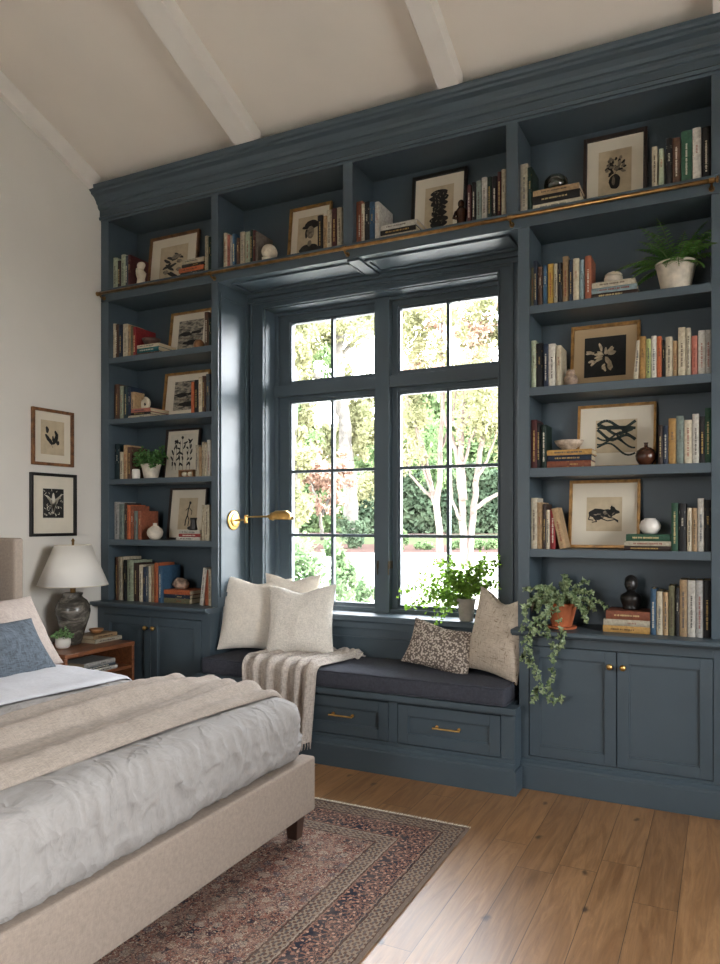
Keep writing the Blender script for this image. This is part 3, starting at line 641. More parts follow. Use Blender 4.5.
# folded-back top sheet cuff
def over_bed(x0f,x1f,nu,nv,lift,amp,yn,yf,zlow,rip,seed,far_low=None):
    R=.09
    def fn(u,v):
        # v from near to far across the bed; path: side, arc, top, arc, side
        zt=.622; La=zt-R-zlow; arc=PI/2*R; top=(yf-yn)-2*R; Lb=zt-R-(far_low if far_low is not None else zlow); tot=La+arc+top+arc+Lb; s=v*tot
        if s<La: y_,z,n=yn,zlow+s,Vector((0,-1,0))
        elif s<La+arc: a=(s-La)/R; y_,z=yn+R-R*math.cos(a),zt-R+R*math.sin(a); n=Vector((0,-math.cos(a),math.sin(a)))
        elif s<La+arc+top: y_,z=yn+R+(s-La-arc),zt; n=Vector((0,0,1))
        elif s<La+2*arc+top: a=(s-La-arc-top)/R; y_,z=yf-R+R*math.sin(a),zt-R+R*math.cos(a); n=Vector((0,math.sin(a),math.cos(a)))
        else: y_,z=yf,zt-R-(s-La-2*arc-top); n=Vector((0,1,0))
        f=(y_-yn)/(yf-yn); x=x0f(f)+(x1f(f)-x0f(f))*u
        cy=(y_-(by0+by1)/2)/.93; z+=.018*max(0,1-cy*cy)*max(0,n.z)
        w=rip(u,f); p=Vector((x,y_,z)); d=lift+amp*w+.006*fbm((x,y_,z+seed),6,2)+.004*fbm((x,y_,seed),14,2)
        e=min(1,min(u,1-u)/.05); d=lift*.2+(d-lift*.2)*e**.5
        return p+n*d
    return M().grid(nu,nv,fn)
m=over_bed(lambda f:-3.44,lambda f:-2.645+.02*math.sin(f*9),40,90,.024,.008,by0+.05,by1-.046,.42,lambda u,f:math.sin(u*9+f*3),3.)
setp(m.build('top_sheet','sheet',None,smooth=True,solid=.006),'smooth white sheet cuff folded back over the duvet near the pillows','sheet')
def rip(u,f):
    a=u+.05*math.sin(f*5+u*3)+.10*(f-.5)
    return max(0,math.sin(a*16+1.0))**1.5*1.0+max(0,math.sin(a*27+f*4))*.35+.9*math.exp(-((u-.28-.25*f)/.09)**2)
m=over_bed(lambda f:-2.47+.10*f+.02*math.sin(f*7),lambda f:-1.865+.10*f+.012*math.sin(f*6),90,120,.020,.030,by0+.04,by1-.034,.40,rip,9.,.47)
setp(m.build('blanket','blanket',None,smooth=True,solid=.008),'beige woven blanket laid in soft folds across the foot half of the bed','blanket')
# pillows
def pillow(name,mat,w,h,t,loc,rot,label,cat='pillow',dent=0,wr=.006,seed=0,flange=0,pinch=.09,sag=0,group=None,back=None):
    n=34; m=M()
    for sgn in (-1,1):
        def fn(u,v,sgn=sgn):
            a,b=2*u-1,2*v-1
            # denser near edges
            a=math.sin(a*PI/2); b=math.sin(b*PI/2)
            x=w/2*a*(1-pinch*(1-b*b)); z=h/2*b*(1-pinch*(1-a*a))
            e=max(0,(1-a*a)*(1-b*b)); th=t/2*e**.42*(1-.12*(a*a+b*b))
            if dent and b>0: z-=dent*math.exp(-(a/.42)**2)*b*b; th*=1-.35*math.exp(-(a/.25)**2)*b
            p=Vector((x,0,z)); cw=fbm((x+seed,seed*2.1,z),5,3)*wr*2+crease((x*1.4+seed,sgn*2.,z+seed),5)*wr*.8
            edge=e**.3
            y_=sgn*(th+cw*edge)
            if sag: z+=-sag*(1-a*a)*0
            return (x,y_,z+h/2)
        k=len(m.v); m.grid(n,n,fn)
        if sgn>0:
            for i in range(len(m.f)-n*n,len(m.f)): m.f[i]=tuple(reversed(m.f[i]))
    if back is None:
        o=m.build(name,mat,None,smooth=True,merge=.0004,world=False)
        seamless=None
    setp(o,label,cat,group)
    o.location=loc; o.rotation_euler=rot
    # seam as a part
    s_=M(); pts=[]
    for i in range(81):
        q=i/80*4; e_=int(min(q,3.999)); f=(q-e_)*2-1; f=math.sin(f*PI/2); a,b=((f,-1),(1,f),(-f,1),(-1,-f))[e_]
        x=w/2*a*(1-pinch*(1-b*b)); z=h/2*b*(1-pinch*(1-a*a))
        if dent and b>0: z-=dent*math.exp(-(a/.42)**2)*b*b
        pts.append((x,0,z+h/2))
    s_.tube(pts,.0028,6,False).build('piping',mat,o,smooth=True,world=False)
    return o
R=math.radians
pillow('throw_pillow','pillow_cream',.46,.49,.15,(-2.775,4.02,.548),(R(-13),R(3),R(28)),'cream linen square pillow leaning against the nook\'s left side under the sconce','pillow',.03,.006,1)
pillow('throw_pillow','pillow_cream',.40,.46,.10,(-2.57,4.150,.590),(R(-6),0,R(6)),'pale cream pillow mostly hidden behind the ivory textured pillow at the window','pillow',.03,.006,5)
pillow('throw_pillow','pillow_boucle',.45,.45,.15,(-2.40,3.985,.556),(R(-17),R(-2),R(14)),'nubby ivory square pillow sitting on the throw, right of the cream pillow','pillow',.035,.007,2)
pillow('throw_pillow','pillow_spot',.42,.27,.13,(-1.50,3.985,.545),(R(-25),R(9),R(-4)),'small brown spotted lumbar pillow lying in front of the potted sill plant','pillow',.012,.005,3)
pillow('throw_pillow','pillow_weave',.38,.47,.14,(-1.165,3.965,.545),(R(-12),R(6),R(-24)),'tan open-weave square pillow with a dented top at the bench\'s right end','pillow',.05,.007,4)
pillow('bed_pillow','pillow_white',.66,.43,.16,(-3.79,2.56,.61),(R(-12),0,R(90)),'white cotton bed pillow propped on the headboard behind the beige one','pillow',0,.004,11)
pillow('bed_pillow','pillow_beige',.72,.42,.17,(-3.18,2.50,.635),(R(-34),0,R(94)),'large beige linen bed pillow leaning on the white pillow','pillow',0,.011,12,pinch=.07)
pillow('bed_pillow','pillow_blue',.52,.33,.13,(-3.03,2.41,.640),(R(-40),R(0),R(88)),'slate blue chenille cushion in front of the beige bed pillow','pillow',0,.006,13,pinch=.07)
# ---------------------------------------------------------------- throw on the bench
def throwfn(u,v):
    # u: 0 back of the seat -> 1 hanging end ; v: 0 left -> 1 right
    seg=[(4.17,.566),(3.735,.562)]; L1=.435; R_=.045; arc=PI/2*R_; L2=.385; tot=L1+arc+L2; s=u*tot
    if s<L1: y_,z,n=4.17-s,.556,Vector((0,0,1))
    elif s<L1+arc: a=(s-L1)/R_; y_,z=3.735-R_*math.sin(a),.556-R_+R_*math.cos(a); n=Vector((0,-math.sin(a),math.cos(a)))
    else: y_,z=3.69,.556-R_-(s-L1-arc); n=Vector((0,-1,0))
    h=max(0,(s-L1)/(tot-L1)); top=1-min(1,s/L1)
    xl=-2.625-.03*top+.06*h; xr=-2.105+.07*top-.03*h
    vv=v+.012*math.sin(v*31+u*4)
    x=xl+(xr-xl)*vv+.02*math.sin(u*5)*top
    k=.013+.020*h+.008*(1-top)
    f=(.5+.5*math.sin(v*PI*2*5.5+.8*math.sin(v*7)+u*1.2))**1.3
    d=.006+k*1.5*f+.004*fbm((x*1.0,y_,z),12,2)
    e=min(1,min(v,1-v)/.04); d=.004+(d-.004)*e
    if u<.06: d+=.01
    return Vector((x,y_,z))+n*d
tw=thing('throw_blanket','oatmeal knitted throw draped over the seat cushion with fringed end hanging down','blanket',(-2.36,3.9,.55))
M().grid(110,150,throwfn).build('cloth','throw',tw,smooth=True,solid=.006)
fr=M()
for i in range(64):
    v=(i+.5)/64; p=Vector(throwfn(1,v)); q=p+Vector((random.uniform(-.006,.006),random.uniform(-.004,.002),-.035-random.random()*.012))
    fr.tube([p,(p+q)/2+Vector((random.uniform(-.004,.004),0,0)),q],[.0032,.0028,.0015],5)
fr.build('fringe','throw',tw,smooth=True)
m=M(); m.grid(24,20,lambda u,v:Vector((-2.15+.14*u+.01*math.sin(v*9),4.10+.10*v,.553+.055*math.sin(PI*u)**.6*(.6+.4*math.sin(v*3))*(1-.3*v))+0*Vector((0,0,1))) if False else Vector((-2.22+.19*u,4.06+.13*v,.552+.045*math.sin(PI*u)*math.sin(PI*v)**.5+.006*math.sin(u*22+v*9))))
m.build('tucked_end','throw',tw,smooth=True,solid=.006)
# ---------------------------------------------------------------- rug
rg=thing('area_rug','faded rust and navy persian rug lying partly under the bed','rug',(RX,RY,.001))
M().box(-2.3,0,-2.9,0,0,.008).build('pile','rug',rg,world=False,bevel=.001)
fr=M()
for i in range(330):
    x=-.004-i*.0068-random.random()*.004; fr.tube([(x,0,.004),(x+random.uniform(-.003,.003),.012,.004),(x+random.uniform(-.005,.005),.026+random.random()*.008,.0015)],[.0022,.0018,.001],4)
fr.build('fringe','mat',rg,world=False)
# ---------------------------------------------------------------- nightstand
ns=thing('nightstand','walnut nightstand with open shelf between bed and corner base cabinet','nightstand',(-3.76,3.49,0))
nx0,nx1,ny0,ny1=-3.985,-3.530,3.165,3.745
box(nx0,nx1,ny0,ny1,.572,.598).build('tabletop','walnut',ns,bevel=.003)
for a in (ny0,ny1-.022): box(nx0,nx1-.004,a,a+.022,.28,.571).build('side_panel','walnut',ns,bevel=.002)
box(nx0,nx1-.006,ny0+.023,ny1-.023,.424,.444).build('shelf','walnut',ns,bevel=.002)
box(nx0,nx1-.006,ny0+.023,ny1-.023,.28,.30).build('shelf','walnut',ns,bevel=.002)
box(nx0,nx0+.012,ny0+.023,ny1-.023,.30,.571).build('back_panel','walnut',ns)
for a,b in ((nx0+.03,ny0+.03),(nx1-.04,ny0+.03),(nx0+.03,ny1-.03),(nx1-.04,ny1-.03)): M().lathe((a,b,0),[(.011,0),(.016,.28)],12).build('leg','walnut',ns,smooth=True)
# lamp
lx,ly=-3.80,3.47
lp=thing('table_lamp','smoky dark ceramic table lamp with white linen shade on the nightstand','lamp',(lx,ly,.5985))
M().lathe((lx,ly,.5985),[(.045,0),(.050,.004),(.058,.03),(.078,.10),(.100,.17),(.109,.215),(.106,.250),(.088,.285),(.062,.305),(.056,.315),(.062,.328),(.064,.334),(.050,.338)],40).build('base','lampglaze',lp,smooth=True)
m=M(); m.lathe((lx,ly,.936),[(.018,0),(.018,.03),(.008,.032),(.008,.33),(.012,.334),(.007,.345),(.002,.352)],12); m.build('stem','oldbrass',lp)
sh=M(); n=48
for (r,z) in ((.218,.985),(.112,1.243)):
    for i in range(n): sh.v.append(Vector((lx+r*math.cos(2*PI*i/n),ly+r*math.sin(2*PI*i/n),z)))
sh.f=[(i,(i+1)%n,n+(i+1)%n,n+i) for i in range(n)]
so=sh.build('lamp_shade','shade',lp,smooth=True,solid=.003)
for r,z in ((.218,.985),(.112,1.243)): M().tube([(lx+r*math.cos(2*PI*i/40),ly+r*math.sin(2*PI*i/40),z) for i in range(41)],.0032,6,False).build('shade_trim','mat',so,smooth=True)
# ---------------------------------------------------------------- leaves
def leaf(m,p,d,up,L,W,kind='oval'):
    d=d.normalized(); s_=d.cross(up)
    if s_.length<1e-4: s_=Vector((1,0,0))
    s_.normalize(); u=s_.cross(d)
    if kind=='oval': pts=[(0,0,0),(.3,.5,.04),(.7,.38,.02),(1,0,-.06),(.7,-.38,.02),(.3,-.5,.04)]; fs=[(0,1,2,3),(0,3,4,5)]
    elif kind=='ivy': pts=[(0,0,0),(-.12,.42,.03),(.25,.5,.05),(.42,.24,.02),(1,0,-.1),(.42,-.24,.02),(.25,-.5,.05),(-.12,-.42,.03)]; fs=[(0,1,2,3),(0,3,4),(0,4,5),(0,5,6,7)]
    elif kind=='fan': pts=[(0,0,0),(.6,.5,.05),(.9,.28,0),(1,0,-.04),(.9,-.28,0),(.6,-.5,.05)]; fs=[(0,1,2,3),(0,3,4,5)]
    m.add([p+d*(a*L)+s_*(b*W)+u*(c*L) for a,b,c in pts],fs)
rnd=random.Random(11)
def rv(z=0): return Vector((rnd.uniform(-1,1),rnd.uniform(-1,1),rnd.uniform(-1,1)+z))
def arc(p0,d,L,droop,n=8,wob=.15):
    pts=[Vector(p0)]; d=Vector(d).normalized()
    for i in range(n):
        d=(d+Vector((0,0,-droop/n))+rv()*wob/n).normalized(); pts.append(pts[-1]+d*(L/n))
    return pts
def pot(t,c,r0,r1,h,mat,rim=.006,name='pot'):
    m=M(); m.lathe(c,[(r0*.9,0),(r0,.004),(r1,h-.012),(r1+rim,h-.012),(r1+rim,h),(r1-.006,h),(r1-.01,h-.02),(0.001,h-.02)],32); m.build(name,mat,t,smooth=False,bevel=.0012)
    M().lathe((c[0],c[1],c[2]+h-.022),[(r1-.011,0),(r1-.011,.006),(.001,.007)],20).build('soil','soil',t)
# fern
pc=atY(676,289,4.02); pc.z=RS[0][1]+.0005
fe=thing('potted_fern','arching green fern in a rough cream pot on the right bookcase\'s second shelf','plant',pc)
pot(fe,pc,.066,.094,.150,'cream_clay')
lf=M(); st=M()
for i in range(34):
    a=i*2.4; el=rnd.uniform(.2,1.25); L=rnd.uniform(.18,.31)
    d=Vector((math.cos(a),math.sin(a)*.6-.25,math.tan(el)*.9)); pts=arc(pc+Vector((0,0,.135))+Vector((math.cos(a),math.sin(a),0))*.03,d,L,1.25,14)
    pts=[Vector((p.x,min(p.y,BK-.015),p.z)) for p in pts]
    st.tube(pts,[.0016]*len(pts),4)
    for k in range(1,len(pts)):
        tdir=(pts[k]-pts[k-1]).normalized(); side=tdir.cross(Vector((0,0,1))); side=side.normalized() if side.length>1e-4 else Vector((1,0,0))
        w=.042*math.sin(PI*min(1,(k+1.5)/(len(pts)+1)))**.7
        for f in (0,):
            q=pts[k-1].lerp(pts[k],f)
            for sg in (-1,1): leaf(lf,q,side*sg+tdir*.45+Vector((0,0,-.2)),Vector((0,0,1)),w,.013)
for v_ in lf.v: v_.y=min(v_.y,BK-.004)
lf.build('fronds','fern',fe,smooth=False); st.build('stems','stem',fe)
# ivy
pc=atY(567,628,3.93); pc=Vector((pc.x-.030,3.945,CT))
iv=thing('potted_ivy','trailing variegated ivy in a terracotta pot on the right countertop','plant',pc)
m=M(); m.lathe((pc.x,pc.y,CT),[(.062,0),(.075,.004),(.078,.014),(.07,.014),(.001,.012)],28); m.build('saucer','terra',iv)
pot(iv,(pc.x,pc.y,CT+.012),.052,.078,.125,'terra',.007)
lf=M(); st=M()
top=pc+Vector((0,0,.135))
vines=[]
for i in range(30):
    a=rnd.uniform(0,2*PI); vines.append((top+Vector((math.cos(a)*.04,math.sin(a)*.04,0)),Vector((math.cos(a)*1.1-.25,math.sin(a)*.8-.3,rnd.uniform(.6,3.0))),rnd.uniform(.11,.21),rnd.uniform(1.0,2.6)))
for (p,d,L,dr) in vines:
    pts=arc(p,d,L,dr,9,.5); pts=[Vector((q.x,min(q.y,BK-.02),max(q.z,CT+.012) if q.y>3.80 else q.z)) for q in pts]; st.tube(pts,.0014,4)
    for k in range(1,len(pts)):
        for _ in range(2):
            dd=rv(-.1); dd.y-=.5; leaf(lf,pts[k],dd,Vector((rnd.uniform(-.3,.3),-1,.6)),rnd.uniform(.022,.036),rnd.uniform(.024,.034),'ivy')
# long trailing vines falling in front of the cabinet doors (pixel guides)
trail=[[(548,590),(532,598),(524,612),(521,630)],[(556,600),(548,615),(548,632),(552,648),(555,662),(551,678),(547,692),(552,700),(563,697)],[(550,606),(540,622),(530,640),(527,650),(533,664),(540,676),(543,690)],[(556,600),(560,628),(562,640),(556,650)],[(527,650),(524,658),(531,664)],[(543,682),(536,694),(534,699)],[(552,610),(538,618),(532,632),(525,640)]]
for tr in trail:
    pts=[]
    for i,(u,v) in enumerate(tr):
        f=i/(len(tr)-1); yy=3.90-.13*min(1,f*2.2); pts.append(atY(u,v,yy if v>626 or i>0 else 3.9))
    fine=[]
    for a,b in zip(pts,pts[1:]):
        for k in range(3): fine.append(a.lerp(b,k/3)+rv()*.003)
    fine.append(pts[-1]); st.tube(fine,.0013,4)
    for q in fine:
        for _ in range(2):
            dd=rv(-.5); dd.y-=.3; leaf(lf,q+Vector((rnd.uniform(-.016,.016),rnd.uniform(-.012,0),rnd.uniform(-.01,.01))),dd,Vector((rnd.uniform(-.3,.3),-1,.4)),rnd.uniform(.022,.036),rnd.uniform(.024,.034),'ivy')
for v_ in lf.v:
    v_.y=min(v_.y,BK-.004)
    if v_.z<CT+.003 and v_.y>3.795: v_.y=min(v_.y,3.79) if v_.y<3.86 else v_.y; v_.z=max(v_.z,CT+.003) if v_.y>3.795 else v_.z
lf.build('leaves','ivy',iv); st.build('vines','stem',iv)
# sill plant
pc=Vector((-1.385,4.235,.8025))
wp=thing('potted_plant','bright green trailing plant in a grey pot on the window sill','plant',pc)
pot(wp,pc,.040,.056,.135,'greypot',.003)
lf=M(); st=M()
tg=[(405,590,3),(412,584,3),(418,598,3),(424,574,3),(430,607,3),(438,580,3),(440,562,3),(450,558,3),(460,570,3),(468,566,3),(478,560,3),(488,572,3),(494,582,3),(497,562,3),(470,585,3),(455,590,3),(446,598,3),(436,618,3),(443,611,3),(450,575,3),(483,590,3),(462,582,3),(474,575,3),(428,592,3),(408,604,3),(489,558,3),(452,583,3),(466,592,3),(476,590,3),(446,572,3)]
for (u,v,_) in tg*3:
    e=atY(u+rnd.uniform(-5,5),v+rnd.uniform(-5,5),4.22+rnd.uniform(-.07,.03)); s0=pc+Vector((rnd.uniform(-.025,.025),rnd.uniform(-.02,.02),.125)); mid=(s0+e)/2+Vector((0,0,.05+.05*abs(e.x-s0.x)))
    pts=[s0*(1-t)**2+mid*2*t*(1-t)+e*t*t for t in [i/9 for i in range(10)]]
    st.tube(pts,.0009,4)
    for k in range(3,10):
        for _q in range(4): leaf(lf,pts[k]+rv()*.016,rv(),rv(.5),rnd.uniform(.017,.027),rnd.uniform(.016,.025),'fan')
for v_ in lf.v+st.v: 
    if v_.y>4.365: v_.y=4.365-(v_.y-4.365)*.5
    if v_.y>4.18 and v_.z<.806: v_.z=.806
lf.build('leaves','maiden',wp); st.build('stems','stem',wp)
# left shelf plant
pc=atY(151,477,4.02); pc.z=LS[2][1]+.0005
sp=thing('potted_plant','bushy dark green plant in a beige pot on the left bookcase\'s fourth shelf','plant',pc)
pot(sp,pc,.048,.066,.105,'cream_clay',.004)
lf=M(); st=M()
for i in range(70):
    a=rnd.uniform(0,2*PI); d=Vector((math.cos(a),math.sin(a)-.3,rnd.uniform(.5,2.6))); pts=arc(pc+Vector((0,0,.095)),d,rnd.uniform(.07,.16),.9,6,.5); pts=[Vector((q.x,min(q.y,BK-.02),q.z)) for q in pts]; st.tube(pts,.001,4)
    for k in range(2,len(pts)):
        for _ in range(3): leaf(lf,pts[k]+rv()*.008,rv(),rv(.6),rnd.uniform(.015,.024),rnd.uniform(.014,.02),'fan')
lf.build('leaves','shelfplant',sp); st.build('stems','stem',sp)
# nightstand plant
pc=Vector((-3.74,3.335,.5985))
np_=thing('potted_plant','tiny succulent-like green plant in a round white pot beside the lamp','plant',pc)
m=M(); m.lathe(pc,[(.030,0),(.042,.008),(.048,.03),(.046,.058),(.042,.062),(.038,.06),(.036,.05),(.001,.05)],28); m.build('pot','whitepot',np_,smooth=True)
lf=M()
for i in range(130):
    a=rnd.uniform(0,2*PI); r=rnd.uniform(.0,.062); q=pc+Vector((math.cos(a)*r,math.sin(a)*r,.062+rnd.uniform(0,.06)*(1.25-r/.06))); leaf(lf,q,Vector((math.cos(a),math.sin(a),rnd.uniform(.2,1.2))),rv(1),rnd.uniform(.014,.022),rnd.uniform(.012,.017))
lf.build('leaves','succ',np_)
# ---------------------------------------------------------------- books
COL=dict(cream=(204,190,160),white=(214,208,194),ivory=(210,198,170),tan=(186,150,104),ochre=(196,146,70),yellow=(206,164,60),orange=(206,98,48),rust=(160,84,54),red=(158,34,36),salmon=(196,112,92),maroon=(88,34,34),burgundy=(92,26,30),brown=(96,64,46),navy=(36,52,78),blue=(56,98,132),teal=(30,112,118),green=(42,92,66),black=(28,28,30),grey=(150,150,144),slate=(70,82,92),sage=(130,146,136),olive=(128,124,86),lime=(176,186,110),pale_green=(176,188,156),pale_blue=(140,166,172),dark_green=(30,58,48),taupe=(120,108,96),dark_brown=(60,42,34),dark_teal=(28,58,66),silver_grey=(176,174,168))
def cname(c): return c.replace('_',' ')
def make_book(th,h,d,col,label,group,loc,rot,lying=False):
    t=thing('book',label,'book',loc,rot,group)
    c=COL[col]; g_=.3*c[0]+.59*c[1]+.11*c[2]; c=tuple(x*.84+g_*.16 for x in c); j=random.uniform(.84,1.0); base=(lin(min(255,c[0]*j)),lin(min(255,c[1]*j)),lin(min(255,c[2]*j)),1)
    b=min(.0028,th*.14); m=M(); r=min(.004,th*.25); n=5
    # cover: spine (gently rounded) and two boards
    sp=[]
    for i in range(n+1):
        a=-th/2+th*i/n; sp.append((a,-r*(1-(2*i/n-1)**2)))
    vs=[];fs=[]
    for z in (0,h):
        for (x,y_) in sp: vs.append((x,y_,z))
        for (x,y_) in reversed(sp): vs.append((x*(1-2*b/th),y_+b,z))
    k=2*(n+1)
    for i in range(k): fs.append((i,(i+1)%k,k+(i+1)%k,k+i))
    for i in range(n): fs.append((i+1,i,k-1-i,k-2-i)); fs.append((k+i,k+i+1,2*k-2-i,2*k-1-i))
    m.add(vs,fs); m.box(-th/2,-th/2+b,0.0002,d,0,h); m.box(th/2-b,th/2,.0002,d,0,h)
    m.build('cover','book',t,world=False,color=base)
    box(-th/2+b,th/2-b,b,d-.003,.003,h-.003).build('page_block','page',t,world=False)
    lum=.3*c[0]+.59*c[1]+.11*c[2]
    ink=random.choice([(40,36,34),(60,40,32),(36,50,66),(120,50,38)]) if lum>110 else random.choice([(196,176,126),(206,198,180),(180,150,90)])
    tt=M(); w=min(.34*th,.009); yy=-r-.0004
    z=h*random.uniform(.14,.2); end=h*random.uniform(.66,.82)
    style=random.random()
    if style<.75:
        while z<end:
            L=min(random.uniform(.002,.0045),h*.03); ww=w*random.uniform(.7,1)
            tt.box(-ww/2,ww/2,yy,yy+.0006,z,z+L); z+=L+random.choice([.0018,.0018,.0018,.005])
    else:
        for f in (.46,.49,.80,.83): tt.box(-th*.42,th*.42,yy+r*.6,yy+.0006+r*.7,h*f,h*f+.0022)
        q=h*.53
        for i in range(6): tt.box(-w/2*random.uniform(.5,1),w/2,yy,yy+.0006,q,q+.003); q+=.007
    tt.build('spine_title','title',t,world=False,color=rgb(ink))
    return t
ORD=['leftmost','second','third','fourth','fifth','sixth','seventh','eighth','ninth','tenth','eleventh','twelfth','thirteenth','fourteenth']
def where(i,n):
    if i==0: return 'leftmost'
    if i==n-1: return 'rightmost'
    return ORD[i]+' from left'
def row(place,row_name,z,y,items,d=.16,lim=None):
    """items: (u_left,u_right,v_top,colour[,depth][,lean])"""
    n=len(items)
    for i,it in enumerate(items):
        u0,u1,vt,col=it[:4]; dep=it[4] if len(it)>4 and it[4] else d*random.uniform(.85,1.0); lean=it[5] if len(it)>5 else 0
        yy=y+(random.uniform(-.004,.006))
        a=atY(u0,vt,yy); b=atY(u1,vt,yy); th=max(.008,(b.x-a.x)*.96); h=a.lerp(b,.5).z-z
        x=(a.x+b.x)/2
        if lim: x=max(lim[0]+th/2+.0015,min(lim[1]-th/2-.0015,x))
        label='%s upright book, %s in the %s, %s'%(cname(col),where(i,n),row_name,place)
        if lean: th2=th
        make_book(th,h,min(dep,BK-yy-.006),col,label,'books in the %s, %s'%(row_name,place),(x,yy,z+.0005+ (abs(math.sin(lean))*th/2 if lean else 0)),(0,lean,0))
def stack(place,z,y,items,d=.15,yaw=0,name='stack'):
    """items bottom to top: (u_left,u_right,thickness m,colour[,depth])"""
    zz=z+.0005; n=len(items); W=['bottom','second from bottom','third from bottom','fourth from bottom']
    for i,it in enumerate(items):
        u0,u1,th,col=it[:4]; dep=it[4] if len(it)>4 else d
        a=atY(u0,500,y); b=atY(u1,500,y); L=b.x-a.x
        wd='topmost' if i==n-1 else W[i]
        label='%s book lying flat, %s of the %s, %s'%(cname(col),wd,name,place)
        make_book(th,L,dep,col,label,'books in the flat %s, %s'%(name,place),(a.x,y,zz+th/2),(0,PI/2,yaw+R(random.uniform(-1.5,1.5))))
        zz+=th+.0004
    return zz
OB=3.0525
LIM_L=(LI0,LI1); LIM_R=(RI0,RI1)
pl='top shelf of left bookcase'
row(pl,'left row',OB,3.945,[(111.3,113.2,258,'olive'),(113.3,117.2,258,'pale_green'),(117.5,120.8,261,'dark_brown'),(121.3,125.3,254.7,'pale_green'),(125.3,128,256,'slate'),(128,130.6,255,'burgundy',.22)],lim=LIM_L)
stack(pl,OB,3.95,[(180.5,204,.030,'black'),(179,204,.032,'orange'),(182,204,.022,'black'),(182.5,204,.030,'cream')],.14)
row(pl,'right row',OB,3.945,[(205,207.8,236,'cream'),(208.3,211.3,237,'dark_green')],lim=LIM_L)
pl='second shelf of left bookcase'; z=LS[0][1]
row(pl,'left row',z,3.945,[(111.8,114.3,324,'cream'),(114.4,118.5,324.5,'brown'),(118.7,122.5,325,'navy'),(123,127.8,324,'cream'),(128,130.5,325,'tan'),(130.7,133,326,'olive'),(133.1,136,327,'red',.2)],lim=LIM_L)
zt=stack(pl,z,3.955,[(137,159,.022,'brown'),(136.5,159,.032,'teal'),(137,159,.024,'cream')],.19)
S_L2=zt
row(pl,'right row',z,3.945,[(204.5,208.5,312,'brown'),(208.6,211,318,'dark_green')],lim=LIM_L)
pl='third shelf of left bookcase'; z=LS[1][1]
row(pl,'left row',z,3.95,[(114.5,119.5,384.5,'brown'),(119.7,123.5,386,'pale_green'),(123.6,128,386,'dark_teal'),(128.1,130.8,387,'navy'),(131,134.5,392,'tan',.1)],lim=LIM_L)
S_L3=stack(pl,z,3.95,[(128.5,151,.022,'cream'),(131,151,.018,'black'),(131.5,151,.026,'salmon')],.2)
row(pl,'right row',z,3.95,[(191,194,382,'orange'),(194.5,198,380,'black'),(198.5,202,377,'cream'),(202,205.4,376,'brown'),(206,209.8,374,'slate')],lim=LIM_L)
pl='fourth shelf of left bookcase'; z=LS[2][1]
row(pl,'left row',z,3.95,[(115,119.5,444,'dark_teal'),(119.8,123.4,452,'cream'),(123.6,127.2,445,'tan'),(127.5,131.5,447,'brown')],lim=LIM_L)
row(pl,'right row',z,3.95,[(195.5,198.7,445,'cream'),(199,201.5,447,'tan'),(202,204,442,'cream'),(204.3,207,443.5,'ivory'),(207.2,210.5,440,'white')],lim=LIM_L)
pl='fifth shelf of left bookcase'; z=LS[3][1]
row(pl,'left row',z,3.95,[(112.5,118,502,'silver_grey'),(119.3,124,504,'sage'),(124.4,127,503,'dark_brown'),(127.1,130.3,505,'orange'),(130.5,134,506,'rust'),(134.2,137.5,511,'sage'),(138,141.5,511,'rust',.17)],lim=LIM_L)
S_L5=stack(pl,z,3.95,[(176.5,200.5,.022,'white'),(179,200.5,.022,'red'),(179.5,200.5,.022,'white')],.1)
row(pl,'right row',z,3.95,[(201.6,204,505,'cream'),(204.3,209.5,505,'ivory')],lim=LIM_L)
pl='bottom shelf of left bookcase'; z=CT
row(pl,'left row',z,3.95,[(115.5,118,557,'brown'),(118.4,123,557,'cream'),(123.5,126.6,560,'black'),(127,133.2,560.5,'pale_green'),(133.5,138.2,563,'dark_brown'),(139,142.5,565,'cream'),(143,145.8,567,'navy'),(146,148.3,567,'slate'),(148.5,151.2,566,'cream'),(151.5,154,565,'tan'),(154.2,158,563,'orange'),(158.3,162.3,566,'blue',.19)],.2,lim=LIM_L)
S_L6=stack(pl,z,3.97,[(162.8,190,.034,'olive'),(163.5,190,.026,'navy'),(164,190,.030,'orange')],.19)
row(pl,'right row',z,3.95,[(199.5,203.3,568,'white',.12,R(7)),(205.0,208.2,570,'orange'),(208.4,211,569,'cream')],lim=LIM_L)
pl='overhead cubby left of centre'
row(pl,'left row',OB,3.945,[(223.5,227,233,'cream'),(227.1,230,235,'salmon'),(230.1,232,236,'silver_grey'),(232.1,235.6,234,'blue'),(236.5,239.5,238,'brown'),(240.2,244.6,232,'cream'),(245.4,249.8,232,'pale_green'),(250,252.6,230,'dark_green'),(252.8,255.5,230.5,'maroon'),(255.7,258.2,232,'taupe',.17)])
row(pl,'right row',OB,3.945,[(317.5,322.6,215.5,'black'),(323.3,327,216,'tan'),(327.1,331.6,210,'cream'),(331.9,336.6,208.5,'maroon'),(337,342,207.5,'cream')],lim=(LN,-2.042))
pl='overhead cubby right of centre'
row(pl,'left row',OB,3.945,[(354.5,361.3,202,'rust'),(361.5,364.2,204,'cream'),(364.5,369.3,202,'black'),(369.6,374.4,202,'blue'),(375,379.2,202,'white',.2)],lim=(-1.979,-1.053))
stack(pl,OB,3.95,[(380.5,417,.026,'cream'),(380.5,416,.030,'black'),(381,417,.030,'white')],.2)
row(pl,'right row',OB,3.945,[(467.2,470.9,185,'maroon'),(471.8,475.6,182.5,'black'),(476.2,481.2,181,'sage'),(481.6,487,177.5,'white'),(487.4,491.4,177,'dark_green'),(491.9,497,176.5,'black'),(497.4,501.1,172,'maroon'),(501.4,505.8,169.5,'cream')],lim=(-1.979,-1.053))
pl='top shelf of right bookcase'
